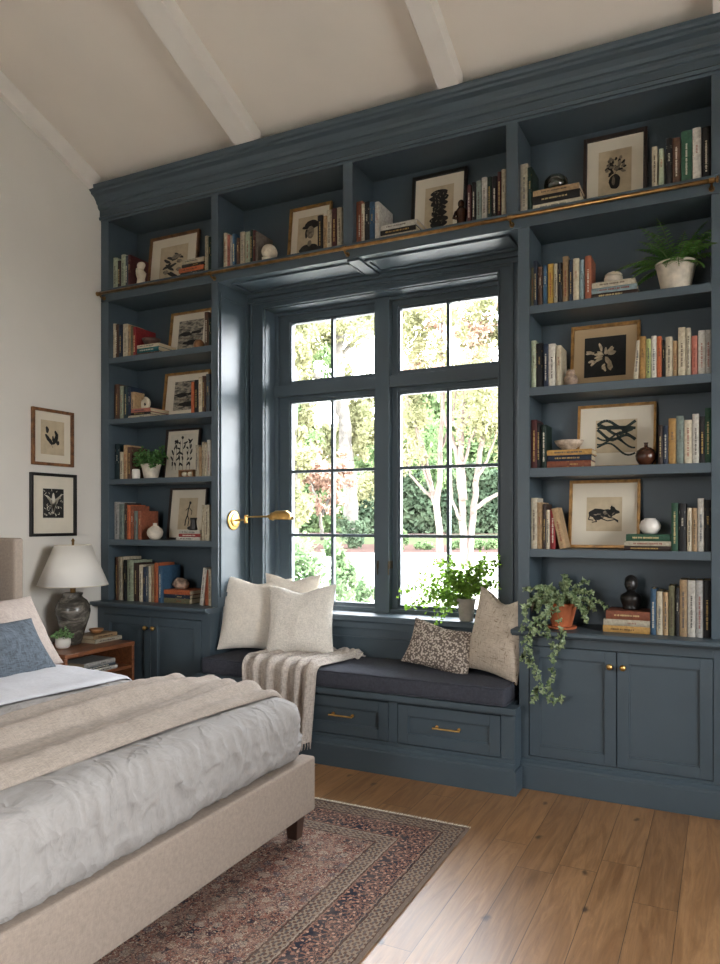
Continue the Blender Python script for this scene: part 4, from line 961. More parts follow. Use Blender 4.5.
row(pl,'left row',OB,3.945,[(519,527,164.5,'ivory'),(527.4,532,167.5,'dark_green')],lim=(RN,RI1))
S_R1=stack(pl,OB,3.945,[(533,582,.034,'ivory'),(532.5,580,.046,'black'),(533,579,.030,'tan')],.2)
row(pl,'right row',OB,3.945,[(651.8,657.2,147,'cream'),(658.8,663.8,149,'pale_green'),(666,672,138.5,'black'),(672.4,680.4,138,'brown'),(681,692,131,'green'),(692.4,701,128,'white'),(701.5,711,127,'black')],lim=(RN,RI1))
pl='second shelf of right bookcase'; z=RS[0][1]
row(pl,'left row',z,3.93,[(529.8,532.8,268,'olive'),(533.5,537.2,261,'navy'),(538,542.2,267,'brown'),(543,547.2,265,'blue'),(547.8,553.4,264,'yellow'),(553.7,557.3,264,'cream'),(557.6,562,263,'black'),(562.6,568.4,256.5,'tan'),(569,572.6,260,'navy'),(573,579,258.5,'cream'),(579.4,584.2,260,'pale_blue'),(584.9,591.4,256,'rust')],lim=LIM_R)
S_R2=stack(pl,z,3.935,[(592,638,.026,'dark_brown'),(591.5,637,.028,'pale_blue'),(592,635,.028,'ivory')],.18)
pl='third shelf of right bookcase'; z=RS[1][1]
row(pl,'left row',z,3.93,[(529.8,535,341,'pale_green'),(535.6,543,343.5,'black'),(543.5,548,344,'navy'),(548.4,555.4,344,'white'),(556,561,345.5,'cream',.16)],lim=LIM_R)
row(pl,'right row',z,3.93,[(633.2,638,341,'ivory',.12,R(4)),(639.3,645.6,336.5,'ochre'),(646,651,339,'lime'),(651.3,656.5,336,'white'),(656.8,661.6,336.5,'orange'),(662,665,340,'black'),(665.5,672.4,337,'cream'),(672.9,677.5,341,'tan'),(678,685.6,327.5,'cream'),(686,690.7,328,'ivory'),(691.4,697.4,336,'salmon'),(698,705.4,330.5,'white'),(705.9,711.5,330,'silver_grey')],lim=LIM_R)
pl='fourth shelf of right bookcase'; z=RS[2][1]
row(pl,'left row',z,3.93,[(529.8,536,420,'maroon'),(536.4,540.6,423,'black'),(541.2,546.4,425,'dark_green')],lim=LIM_R)
S_R4=stack(pl,z,3.935,[(547,591,.034,'rust'),(547.5,591.5,.030,'navy'),(547,592,.028,'ochre')],.15)
row(pl,'right row',z,3.93,[(658,662.6,425,'dark_brown'),(663,668,426,'navy'),(668.4,676,418.5,'ochre'),(676.3,683.8,416,'sage'),(684.2,692,420,'ivory'),(692.3,699.2,414,'white'),(699.5,705,416.5,'black'),(705.3,711.6,408,'green')],lim=LIM_R)
pl='fifth shelf of right bookcase'; z=RS[3][1]
row(pl,'left row',z,3.93,[(530,536.3,498,'ivory'),(536.6,542.6,502.5,'tan'),(542.9,545.8,504,'dark_brown'),(546,549.8,510,'cream'),(550.2,555.4,509,'red'),(559.5,566.5,508,'tan',.12,R(-12))],lim=LIM_R)
S_R5=stack(pl,z,3.935,[(624,671,.022,'dark_brown'),(624.5,671,.024,'ivory'),(626,671,.034,'green')],.13)
row(pl,'right row',z,3.93,[(671.2,678,503,'green'),(678.6,686,503.5,'black'),(687,691.6,508,'cream'),(692,697,508,'tan'),(697.5,704,498.5,'white'),(704.5,711.5,500,'black')],lim=LIM_R)
pl='bottom shelf of right bookcase'; z=CT
row(pl,'right row',z,3.93,[(650.4,656,589,'blue'),(656.5,662.6,591.5,'cream'),(663,668,592.5,'tan'),(668.5,675,586,'olive'),(675.4,679.2,588,'black'),(679.5,687,580,'tan'),(687.4,695.6,580.5,'white'),(696,703.2,580.5,'silver_grey'),(703.5,711.5,580.5,'black')],.18,lim=LIM_R)
S_R6=stack(pl,z,3.925,[(603,650,.034,'ochre'),(603.5,650,.032,'ivory'),(606,650,.042,'rust')],.18)
# nightstand books
NS=.5985
def nbook(x,y,z,L,d,th,yaw,col,label): make_book(th,L,d,col,label,None,(x,y,z+th/2+.0004),(0,PI/2,yaw))
nbook(-3.672,3.535,NS,.235,.165,.026,R(90),'ivory','thick cream book lying on the nightstand top, beneath the tan one')
nbook(-3.682,3.530,NS+.0268,.215,.155,.026,R(92),'tan','tan linen book lying on the nightstand top under the small wooden bowl')
nbook(-3.545,3.33,.444,.27,.21,.022,R(90),'white','white magazine-like book at the bottom of the nightstand shelf pile')
nbook(-3.55,3.33,.4668,.26,.20,.018,R(91),'slate','slate blue book in the middle of the nightstand shelf pile')
nbook(-3.548,3.325,.4858,.255,.205,.028,R(89),'silver_grey','pale grey book on top of the nightstand shelf pile')
# ---------------------------------------------------------------- framed prints
def poly(m,pts): m.add([(x,-.0006,z) for x,z in pts],[tuple(range(len(pts)))])
def dleaf(m,cx,cz,L,W,a,n=8):
    ca,sa=math.cos(a),math.sin(a); pts=[]
    for i in range(2*n):
        t=i/n*PI; x=L/2*(1-math.cos(t)) if i<=n else L/2*(1-math.cos(t)); y=W/2*math.sin(t)*(1+.2*math.sin(t*3))
        pts.append((cx+x*ca-y*sa,cz+x*sa+y*ca))
    poly(m,pts)
def dstroke(m,pts,w):
    for (x0,z0),(x1,z1) in zip(pts,pts[1:]):
        dx,dz=x1-x0,z1-z0; l=math.hypot(dx,dz) or 1; nx,nz=-dz/l*w/2,dx/l*w/2; poly(m,[(x0+nx,z0+nz),(x0-nx,z0-nz),(x1-nx,z1-nz),(x1+nx,z1+nz)])
def dblob(m,cx,cz,rx,rz,rr,wob=.2,n=22):
    ph=[rr.uniform(0,6) for _ in range(4)]
    poly(m,[(cx+rx*math.cos(a)*(1+wob*math.sin(3*a+ph[0])*.6+wob*.4*math.sin(7*a+ph[1])),cz+rz*math.sin(a)*(1+wob*math.sin(2*a+ph[2])*.6+wob*.4*math.sin(5*a+ph[3]))) for a in [2*PI*i/n for i in range(n)]])
def drawing(kind,W,H,rr):
    """returns list of (mesh,material) in print coords centred at 0"""
    a=M(); b=M(); mt='ink'; mb='inkgrey'
    if kind=='petals':
        mt='inkpale'; mb='inkpale'
        for i in range(24):
            th=rr.uniform(0,2*PI); r=rr.uniform(.02,.32); dleaf(a,math.cos(th)*r*W*.9,math.sin(th)*r*H*.8+.03*H,rr.uniform(.14,.24)*W,.07*W,th+rr.uniform(-.5,.5))
    elif kind=='hills':
        mt='inkgreen'; mb='inkgreen'
        for k in range(6):
            o=.36-.12*k; dstroke(a,[(-.46*W+.92*W*i/14,(o+.12*math.sin(i*.5+k*1.1)-.010*i*(k%3))*H) for i in range(15)],(.085 if k<3 else .055)*H)
        dblob(a,-.1*W,.26*H,.34*W,.07*H,rr); dblob(a,.26*W,.20*H,.16*W,.10*H,rr); dleaf(a,-.3*W,0,.28*W,.09*H,-.5); dleaf(a,0,.05*H,.3*W,.08*H,-.9)
    elif kind=='horse':
        dblob(a,-.18*W,.0,.24*W,.15*H,rr,.25); dblob(a,.08*W,.02*H,.2*W,.13*H,rr,.2); dblob(a,.25*W,.08*H,.1*W,.12*H,rr,.2); dleaf(a,.2*W,.12*H,.25*W,.12*H,-.35); dleaf(a,.18*W,.16*H,.1*W,.05*H,1.1)
        dstroke(a,[(-.1*W,-.12*H),(.1*W,-.2*H),(.3*W,-.16*H),(.4*W,-.24*H)],.03*H); dstroke(a,[(.1*W,-.1*H),(.26*W,-.12*H),(.4*W,-.2*H)],.03*H); dstroke(a,[(-.4*W,-.02*H),(-.44*W,-.16*H),(-.3*W,-.18*H)],.03*H)
        dblob(b,.02*W,.05*H,.05*W,.05*H,rr)
        for q in (-.3,-.2,-.1,0,.1,.22): dleaf(b,q*W,rr.uniform(-.06,.04)*H,.12*W,.035*H,rr.uniform(-.8,.9))
        dstroke(a,[(-.3*W,-.1*H),(-.2*W,-.22*H),(-.34*W,-.24*H)],.03*H)
    elif kind=='vase':
        dblob(a,0,-.2*H,.17*W,.17*H,rr,.1); dblob(b,-.04*W,-.18*H,.05*W,.10*H,rr,.1)
        for i in range(30):
            th=rr.uniform(.1,PI-.1); r=rr.uniform(.03,.3); dleaf(a if i%3 else b,math.cos(th)*r*W*.9,math.sin(th)*r*H-.02*H,rr.uniform(.1,.18)*W,.08*W,th+rr.uniform(-1,1))
        for i in range(6): dblob(b,rr.uniform(-.25,.25)*W,rr.uniform(.05,.32)*H,.05*W,.04*H,rr)
        dstroke(a,[(0,-.05*H),(-.1*W,.1*H),(-.2*W,.15*H)],.012*W); dstroke(a,[(0,-.05*H),(.1*W,.1*H),(.22*W,.2*H)],.012*W)
    elif kind=='torso':
        for z_,w_ in ((.33,.30),(.22,.34),(.1,.30),(-.02,.24),(-.14,.27),(-.28,.33),(-.38,.30)): dblob(a,0,z_*H,w_*W,.085*H,rr,.1)
        for i in range(34): dleaf(b,rr.uniform(-.24,.22)*W,rr.uniform(-.4,.38)*H,rr.uniform(.05,.11)*W,.022*W,rr.uniform(0,PI))
    elif kind=='hat':
        dblob(a,.05*W,.28*H,.26*W,.12*H,rr,.08); dblob(a,-.02*W,.22*H,.32*W,.05*H,rr,.1); dblob(b,.02*W,.08*H,.15*W,.16*H,rr,.06); dblob(a,-.14*W,.06*H,.06*W,.12*H,rr,.1); dblob(a,.03*W,.0*H,.07*W,.025*H,rr); dleaf(a,-.02*W,.12*H,.08*W,.02*H,0); dleaf(a,.08*W,.12*H,.08*W,.02*H,0)
        dblob(a,-.02*W,-.34*H,.38*W,.13*H,rr,.1); dblob(b,.0,-.2*H,.08*W,.08*H,rr,.1)
    elif kind=='leaves3':
        dleaf(a,-.22*W,.12*H,.2*H,.13*W,1.7); dleaf(a,-.32*W,.08*H,.2*H,.11*W,-.7); dleaf(a,0,-.2*H,.3*H,.14*W,2.4); dleaf(a,.02*W,-.2*H,.38*H,.16*W,1.1); dleaf(a,.0,-.1*H,.16*H,.08*W,1.5); dleaf(a,.2*W,-.02*H,.26*H,.12*W,1.9); dstroke(a,[(.0,-.3*H),(-.1*W,-.1*H),(-.2*W,.05*H)],.012*W); dblob(a,.22*W,-.14*H,.07*W,.06*H,rr)
    elif kind=='wood':
        mb='paperw'
        poly(a,[(-.48*W,-.48*H),(.48*W,-.48*H),(.48*W,.48*H),(-.48*W,.48*H)])
        for s_ in (-1,1):
            for i in range(5): dleaf(b,s_*.02*W*i,(-.3+.1*i)*H,.3*H,.07*W,PI/2-s_*(.1+.22*i))
        dleaf(b,0,-.35*H,.7*H,.16*W,PI/2); 
        for i in range(60): dleaf(b,rr.uniform(-.44,.42)*W,rr.uniform(-.44,.44)*H,.09*W,.022*W,rr.uniform(0,PI))
    elif kind=='grass':
        for i in range(6):
            x=(-.36+.14*i)*W; k=rr.uniform(-.12,.12); hh=rr.uniform(.3,.42); dstroke(a,[(x,-.4*H),(x+k*W*.4,0),(x+k*W,hh*H)],.012*W)
            for j in range(5): dleaf(a,x+k*W*.5*(j/5),(-.3+.14*j)*H,rr.uniform(.10,.2)*W,.06*W,rr.uniform(.3,2.8))
            if i%3==0: dblob(a,x+k*W,hh*H,.05*W,.04*H,rr)
    elif kind=='figure':
        dblob(a,.1*W,.34*H,.06*W,.05*H,rr); dstroke(a,[(.08*W,.3*H),(.02*W,.12*H),(.0,-.05*H),(-.08*W,-.2*H),(-.1*W,-.38*H)],.06*W); dstroke(a,[(.06*W,.2*H),(.22*W,.08*H),(.2*W,-.04*H)],.03*W); dstroke(a,[(.05*W,.2*H),(-.12*W,.1*H)],.03*W); dstroke(a,[(0,-.05*H),(.1*W,-.2*H),(.06*W,-.38*H)],.045*W)
    elif kind=='abstract':
        mt='ink'
        for i in range(9): dleaf(a,rr.uniform(-.4,.1)*W,rr.uniform(-.35,.3)*H,rr.uniform(.25,.45)*W,.09*H,rr.uniform(-.9,.6))
        for i in range(6): dblob(b,rr.uniform(-.35,.35)*W,rr.uniform(-.35,.35)*H,.1*W,.06*H,rr)
    elif kind=='land':
        dblob(a,-.2*W,.02*H,.26*W,.07*H,rr,.3); dblob(a,.25*W,.05*H,.2*W,.06*H,rr,.3); dblob(a,.1*W,-.3*H,.4*W,.08*H,rr,.2); dstroke(b,[(-.4*W,-.1*H),(-.1*W,-.14*H),(.2*W,-.1*H),(.4*W,-.16*H)],.04*H)
    return [(x,y_) for x,y_ in ((a,mt),(b,mb)) if x.f]
def framed(w,h,fw,fmat,kind,pw,ph,paper,loc,rot,label,group=None,mat='mat',depth=.022,pz=0):
    t=thing('picture_frame',label,'framed picture',loc,rot,group)
    m=M(); m.ring(-w/2,w/2,0,h,fw,-depth,0); m.build('frame',fmat,t,world=False,bevel=.0015)
    il=M(); il.ring(-w/2+fw,w/2-fw,fw,h-fw,.003,-depth+.003,-.005); il.build('frame_lip',fmat,t,world=False)
    box(-w/2+fw*.5,w/2-fw*.5,-.006,-.002,fw*.5,h-fw*.5).build('mat_board',mat,t,world=False)
    pr=box(-pw/2,pw/2,-.0068,-.006,h/2-ph/2+pz,h/2+ph/2+pz).build('print',paper,t,world=False)
    rr=random.Random(len(label)*31+int(w*1000))
    for dm,mt in drawing(kind,pw,ph,rr):
        for v in dm.v: v.y=-.0073-(.0004 if mt in('inkgrey','paperw') else 0); v.z+=h/2+pz
        dm.build('drawing',mt,pr,world=False)
    return t
def shelf_frame(u0,u1,vb,vt,z,y,fw,fmat,kind,pf,qf,paper,label,mat='mat',tilt=None,pz=0):
    a=atY(u0,vb,y); b=atY(u1,vb,y); w=b.x-a.x; top=atY(u1,vt,y+.02); h=min(top.z-z,.48); tl=math.asin(min(.9,(BK-.008-y)/h))*.85 if tilt is None else tilt
    h=h/math.cos(tl)
    return framed(w,h,fw,fmat,kind,w*pf,h*qf,paper,((a.x+b.x)/2,y+.0,z+.0008+0*.022*math.sin(tl)),(-tl,0,0),label,None,mat,pz=pz)
F=shelf_frame
F(148,197,283,229,OB,4.13,.014,'fwood','abstract',.56,.60,'paper','brown-framed abstract print leaning in the left bookcase\'s top shelf behind flat books')
F(169,210,350,308,LS[0][1],4.13,.011,'fgold','land',.6,.62,'landscape','thin gold-framed landscape engraving leaning behind the small wooden ball')
F(163,208,413,369.5,LS[1][1],4.13,.013,'fgold','land',.56,.62,'landscape','gold-framed landscape engraving leaning on the left bookcase\'s third shelf')
F(164,198,476,428,LS[2][1],4.13,.009,'fdark','grass',.74,.80,'paperw','thin dark-framed print of grasses leaning beside the bushy shelf plant')
F(168,205,537,488,LS[3][1],4.13,.008,'fdark','figure',.5,.62,'paper','thin dark-framed tan figure sketch leaning behind the black boot-shaped vase')
F(288,330,258,201,OB,4.13,.013,'fgold','hat',.6,.66,'paper','gold-framed portrait of a figure in a hat leaning in an overhead cubby')
F(411,466,228,166,OB,4.13,.016,'fblack','torso',.52,.62,'paper','black-framed woodcut of a torso leaning in an overhead cubby')
F(583,647,198,126,OB,4.13,.016,'fdark','vase',.52,.60,'paper','dark-framed sketch of a flower vase leaning on the right bookcase\'s top shelf')
F(570.5,640,384,320,RS[1][1],4.13,.014,'fgold','petals',.60,.62,'paperdark','gold-framed black print of pale petals with a tan mat',mat='mattan')
F(577,656,466,401.5,RS[2][1],4.12,.010,'fgold','hills',.53,.52,'paper','gold-framed bold green-black woodcut of hills leaning behind the brown round vase')
F(568.5,640,548,479.5,RS[3][1],4.12,.013,'fgold','horse',.50,.50,'paper','gold-framed ink sketch of a crouching animal leaning beside the white vase')
# wall frames on the left wall
framed(.335,.372,.017,'fwood','leaves3',.19,.225,'paper',(XL+.001,3.476,1.765),(0,0,PI/2),'brown wood framed print of dark leaves, upper picture on the left wall',pz=.0)
framed(.372,.416,.017,'fblack','wood',.175,.20,'paperw',(XL+.001,3.482,1.299),(0,0,PI/2),'black framed black-and-white woodcut, lower picture on the left wall',pz=.01)
# ---------------------------------------------------------------- ornaments
def lat(name,label,cat,loc,prof,mat,n=28,extra=None,scale=1,smooth=True):
    o=M().lathe(loc,[(r*scale,h*scale) for r,h in prof],n).build(name,mat,None,smooth=smooth,local_at=loc); setp(o,label,cat); return o
def on(u,z,y): p=atY(u,500,y); return Vector((p.x,y,z+.0006))
# white bust
p=on(141,OB,3.965)
m=M(); m.lathe(p,[(.034,0),(.036,.01),(.030,.02),(.026,.05),(.034,.075),(.036,.09),(.022,.105),(.018,.115),(.001,.118)],20); m.ball(p+Vector((0,-.002,.138)),(.025,.028,.030),16,10); m.ball(p+Vector((-.002,-.03,.136)),(.005,.007,.008),8,6); m.ball(p+Vector((0,.008,.150)),(.026,.026,.022),12,8); m.tube([p+Vector((-.03,0,.08)),p+Vector((-.02,-.02,.1)),p+Vector((-.012,-.024,.12))],.008,8)
setp(m.build('bust','bone',None,smooth=True,local_at=p),'small white plaster bust beside the burgundy book, upper left','bust')
lat('bowl','dark brown clay bowl resting on the flat books, left bookcase second shelf','bowl',on(151.5,S_L2,4.03),[(.03,0),(.035,.006),(.058,.03),(.066,.052),(.062,.052),(.05,.028),(.001,.012)],'darkbowl')
p=on(199,LS[0][1],4.0); setp(M().ball(p+Vector((0,0,.038)),.038,20,14).build('wooden_ball','bowlwood',None,smooth=True,local_at=p),'small brown wooden ball in front of the landscape engraving, left bookcase','ornament')
p=on(145,S_L3,4.03); am=M()
pts=[];rs=[]
for i in range(60):
    a=i/59*4.5*PI; r=.012+.026*i/59; pts.append(p+Vector((math.cos(a)*r,-.0,.0455+math.sin(a)*r))); rs.append(.005+.009*i/59)
am.tube(pts,rs,8)
mn=min(v.z for v in am.v)
for v in am.v: v.z+=p.z-mn
setp(am.build('ammonite','bone',None,smooth=True,local_at=p),'cream spiral shell ornament on flat books, left bookcase third shelf','ornament')
lat('jar','small white ceramic jar in front of the bushy shelf plant\'s books','jar',on(136,LS[2][1],3.97),[(.022,0),(.027,.004),(.029,.03),(.027,.066),(.024,.07),(.020,.068),(.018,.05),(.001,.05)],'whitepot')
p=on(187.5,LS[2][1],3.985); bxm=thing('wooden_box','small dark wooden box displaying two pale eggs in front of grasses print','box',p)
m=M(); m.ring(-.062,.062,0,.052,.006,-.02,.03); m.box(-.056,.056,.026,.03,.006,.046); m.build('case','bowlwood',bxm,world=False)
for q in (-.026,.026):
    e=thing('egg','%s pale wooden egg inside the small open box on left bookcase'%('left' if q<0 else 'right'),'ornament',p+Vector((q,0,.0065)))
    M().ball((0,0,.017),(.022,.016,.017),14,10).build('shell','bone',e,world=False,smooth=True)
lat('vase','round cream bottle vase beside the rust book, left bookcase fifth shelf','vase',on(155,LS[3][1],3.97),[(.022,0),(.034,.006),(.052,.03),(.056,.052),(.048,.075),(.026,.092),(.014,.098),(.012,.108),(.017,.116),(.010,.114),(.001,.10)],'cream_clay')
# black boot shaped vase
p=on(193.5,S_L5,4.0); m=M(); m.lathe(p,[(.026,0),(.028,.01),(.022,.035),(.020,.06),(.026,.085),(.020,.083),(.001,.06)],20); m.ball(p+Vector((-.022,-.006,.014)),(.026,.018,.014),14,8)
setp(m.build('vase','blackgl',None,smooth=True,local_at=p),'glossy black boot-shaped vase on flat books in front of the figure sketch','vase')
p=on(181,S_L6,4.06); rn=random.Random(5)
setp(M().ball(p+Vector((0,0,.034)),(.066,.045,.040),12,8,lambda d:1+.22*noise.noise(d*2.6+Vector((3,1,0)))).build('crystal_rock','rock',None,smooth=False,local_at=p),'rough brown crystal rock on flat books, left bookcase bottom shelf','ornament')
# skull
p=on(269.5,OB,3.975); m=M()
def sk(d):
    q=1.0
    if d.y<0:
        for sx in (-.18,.52): q-=.34*math.exp(-(((d.x-sx)/.17)**2+((d.z-.0)/.17)**2))
        q-=.12*math.exp(-(((d.x-.18)/.10)**2+((d.z+.35)/.13)**2))
    if d.z<-.3: q*=1-.18*min(1,(-d.z-.3))
    return q
m.ball(p+Vector((0,0,.066)),(.048,.058,.052),28,20,sk); m.box(p.x-.026,p.x+.026,p.y-.05,p.y+.01,p.z,p.z+.026)
setp(m.build('skull','bone',None,smooth=True,local_at=p),'small cream skull ornament beside the taupe book in an overhead cubby','ornament')
# dark carved figurine
p=on(461.5,OB,4.0); m=M(); m.lathe(p,[(.034,0),(.036,.02),(.026,.04),(.03,.08),(.032,.105),(.018,.125),(.012,.13),(.001,.132)],14); m.ball(p+Vector((0,-.004,.142)),(.020,.022,.024),12,8); m.tube([p+Vector((-.03,-.01,.1)),p+Vector((-.036,-.03,.06)),p+Vector((-.01,-.034,.05))],.008,8)
setp(m.build('figurine','browngl',None,smooth=True,local_at=p),'dark brown carved figurine beside the black-framed torso woodcut','figurine')
lat('vase','squat smoky dark glass vase on flat books, right bookcase top shelf','vase',on(556,S_R1,4.02),[(.03,0),(.05,.006),(.064,.035),(.060,.065),(.042,.085),(.034,.09),(.032,.086),(.001,.08)],'greenglass')
p=on(613.5,S_R2,4.01); t=thing('lidded_jar','small cream lidded jar on flat books beside the fern','jar',p)
M().lathe((0,0,0),[(.030,0),(.036,.004),(.046,.02),(.046,.036),(.040,.044),(.001,.044)],28).build('jar_body','cream_clay',t,world=False,smooth=True)
M().lathe((0,0,.0445),[(.043,0),(.044,.005),(.034,.014),(.012,.018),(.010,.024),(.001,.026)],28).build('lid','bone',t,world=False,smooth=True)
# dark stone owl
p=on(571,RS[1][1],3.985); m=M(); m.ball(p+Vector((0,0,.036)),(.036,.032,.036),16,12,lambda d:1+.10*noise.noise(d*3)); m.ball(p+Vector((-.002,-.004,.070)),(.024,.024,.022),14,10)
for s_ in (-1,1): m.lathe(p+Vector((s_*.013,0,.084)),[(.007,0),(.001,.014)],8)
mn=min(v.z for v in m.v)
for v in m.v: v.z=max(v.z,p.z)
setp(m.build('figurine','rock',None,smooth=True,local_at=p),'small dark stone owl-shaped figurine before the tan-matted petals print','figurine')
lat('bowl','pale speckled shallow bowl on flat books, right bookcase fourth shelf','bowl',on(569,S_R4,4.01),[(.03,0),(.034,.008),(.062,.028),(.078,.052),(.074,.053),(.055,.028),(.001,.014)],'palebowl',36)
lat('vase','dark brown pomegranate-shaped vase in front of the hills woodcut','vase',on(646,RS[2][1],3.985),[(.022,0),(.034,.006),(.048,.03),(.051,.05),(.044,.074),(.024,.09),(.009,.094),(.008,.108),(.012,.116),(.004,.116),(.001,.10)],'browngl',32)
lat('vase','round white ceramic vase on flat books beside the crouching animal sketch','vase',on(650,S_R5,4.0),[(.024,0),(.034,.004),(.050,.026),(.052,.044),(.042,.066),(.028,.074),(.027,.080),(.022,.078),(.001,.07)],'whitepot',32)
# dark bust
p=on(631,S_R6,4.03); m=M(); m.lathe(p,[(.040,0),(.043,.010),(.040,.016),(.046,.030),(.054,.050),(.054,.064),(.044,.078),(.024,.088),(.018,.10),(.001,.104)],22); m.ball(p+Vector((0,-.004,.130)),(.032,.036,.040),20,14,lambda d:1-.10*math.exp(-(((abs(d.x)-.35)/.18)**2+((d.z-.05)/.14)**2))*(d.y<0)); m.ball(p+Vector((0,-.040,.126)),(.006,.008,.012),8,6); m.ball(p+Vector((0,-.036,.110)),(.010,.005,.004),8,6); m.ball(p+Vector((0,.010,.142)),(.033,.034,.034),14,10)
setp(m.build('bust','blackgl',None,smooth=True,local_at=p),'dark bronze head bust standing on the flat books, right bookcase bottom shelf','bust')
lat('bowl','tiny carved wooden bowl on the books beside the table lamp','bowl',Vector((-3.755,3.625,NS+.0542)),[(.022,0),(.030,.004),(.044,.018),(.048,.030),(.044,.031),(.034,.016),(.001,.008)],'bowlwood',24)
# ---------------------------------------------------------------- garden outside
GZ0=-.1
def gnd(u,v): 
    x,y,z=ray(u,v); t=(GZ0-CH)/z; return Vector((x*t,y*t,GZ0))
def strip(name,mat,t0,t1,z,label,wob=0):
    # band across the garden, perpendicular to the view through the window
    a0,a1=atT(60,521,t0),atT(760,521,t0); b0,b1=atT(60,521,t1),atT(760,521,t1)
    m=M(); m.grid(24,2,lambda u,v:Vector(((a0.lerp(a1,u)).lerp(b0.lerp(b1,u),v).x,(a0.lerp(a1,u)).lerp(b0.lerp(b1,u),v).y+wob*math.sin(u*9+v*5),z)))
    o=m.build(name,mat,None); setp(o,label,'ground'); o['kind']='structure'; return o
g=M().box(-90,60,YB+.27,130,GZ0-.1,GZ0)
pv=M().box(-90,60,-60,YN-.2,GZ0-.1,GZ0); pv.box(-90,XL-.3,YN-.2,YB+.27,GZ0-.1,GZ0); pv.box(XR+.2,60,YN-.2,YB+.27,GZ0-.1,GZ0); struct(pv.build('terrace','drive',None))
g=g.build('lawn','lawn',None); g['kind']='structure'
strip('driveway','drive',5.6,35,GZ0+.01,'pale gravel drive seen through the window',.0)
strip('mulch_bed','mulch',35,47,GZ0+.02,'red-brown mulch bed beyond the pale gravel drive',.8)
strip('mulch_bed','mulch',82,95,GZ0+.02,'red-brown mulch bed at the foot of the far hedge',.8)
rg_=random.Random(21)
def foliage(name,mat,blobs,n,size,label=None,cat=None,parent=None,group=None,flat=.35):
    """blobs: (centre, rx, ry, rz)"""
    m=M(); V=m.v; Fc=m.f; tot=sum(b[1]*b[3] for b in blobs)
    for (c,rx,ry,rz) in blobs:
        k=int(n*rx*rz/tot); subs=[(Vector((rg_.gauss(0,.5),rg_.gauss(0,.5),rg_.gauss(0,.5))),rg_.uniform(.15,.4)) for _ in range(14)]
        for i in range(k):
            s0,sr=subs[rg_.randrange(14)]
            d=s0+Vector((rg_.gauss(0,1),rg_.gauss(0,1),rg_.gauss(0,1)))*sr*.6
            if d.length>1.15: d=d.normalized()*rg_.uniform(.8,1.1)
            p=c+Vector((d.x*rx,d.y*ry,d.z*rz))
            if p.z<GZ0+.05: p.z=GZ0+.05+rg_.random()*.3
            a=Vector((rg_.uniform(-1,1),rg_.uniform(-1,1),rg_.uniform(-1,1))).normalized(); b=a.cross(Vector((rg_.uniform(-1,1),rg_.uniform(-1,1),rg_.uniform(-1,1)))).normalized()
            s=size*rg_.uniform(.6,1.3); q=len(V); V.extend((p-a*s,p+b*s*.5,p+a*s,p-b*s*.5)); Fc.append((q,q+1,q+2,q+3))
    o=m.build(name,mat,parent,world=True)
    if label: setp(o,label,cat,group)
    return o
def stems(m,defs,t,r0=.12,jit=.6,sc=1):
    for (pts,ra,rb) in defs:
        d=rg_.uniform(-jit,jit); P3=[atT(u,v,t+d*(i/len(pts))) for i,(u,v) in enumerate(pts)]
        fine=[]
        for a,b in zip(P3,P3[1:]):
            for k in range(4): fine.append(a.lerp(b,k/4)+Vector((rg_.uniform(-1,1),rg_.uniform(-1,1),0))*.012*t*.1)
        fine.append(P3[-1]); n=len(fine); m.tube(fine,[(ra+(rb-ra)*i/(n-1))*t/FOC/2 for i in range(n)],8)
def tree(label,base_uv,t,defs,blobs,n,size,bark,lmat,group=None,extra=None,name='garden_tree'):
    n=int(n*1.5); b=atT(base_uv[0],521,t); b.z=GZ0; T=thing(name,label,'tree',b,0,group); m=M(); stems(m,defs,t); 
    for v in m.v: v.z=max(v.z,GZ0-.05)
    m.build('trunk',bark,T,smooth=True)
    foliage('foliage',lmat,[(atT(u,v,t)+Vector((0,dy,0)),rx*t/FOC,rx*t/FOC,rz*t/FOC) for (u,v,rx,rz,dy) in blobs],n,size*t/FOC,parent=T)
    if extra:
        em,eb,en=extra; foliage('foliage',em,[(atT(u,v,t)+Vector((0,dy,0)),rx*t/FOC,rx*t/FOC,rz*t/FOC) for (u,v,rx,rz,dy) in eb],en,size*t/FOC,parent=T)
    return T
tree('crape myrtle with pale forked trunks behind the right window\'s left panes',(441,564),26,
 [([(441,578),(441,562),(440,540),(437,505),(440,470),(441,430),(443,390),(441,340),(446,290)],9,2.5),([(439,520),(432,490),(425,455),(416,430),(408,405),(400,370),(398,340)],6,2),([(437,500),(425,492),(411,475),(404,455)],4,1.5),([(438,505),(424,470),(414,440)],3,1.5),([(441,450),(452,420),(456,390)],3,1.5)],
 [(415,330,40,40,0),(440,400,42,46,1),(410,425,24,40,0),(450,300,34,26,0),(400,300,30,24,1)],6500,2.6,'bark','lf_yellow',extra=('lf_pink',[(420,315,46,30,0),(405,370,24,24,0)],2200))
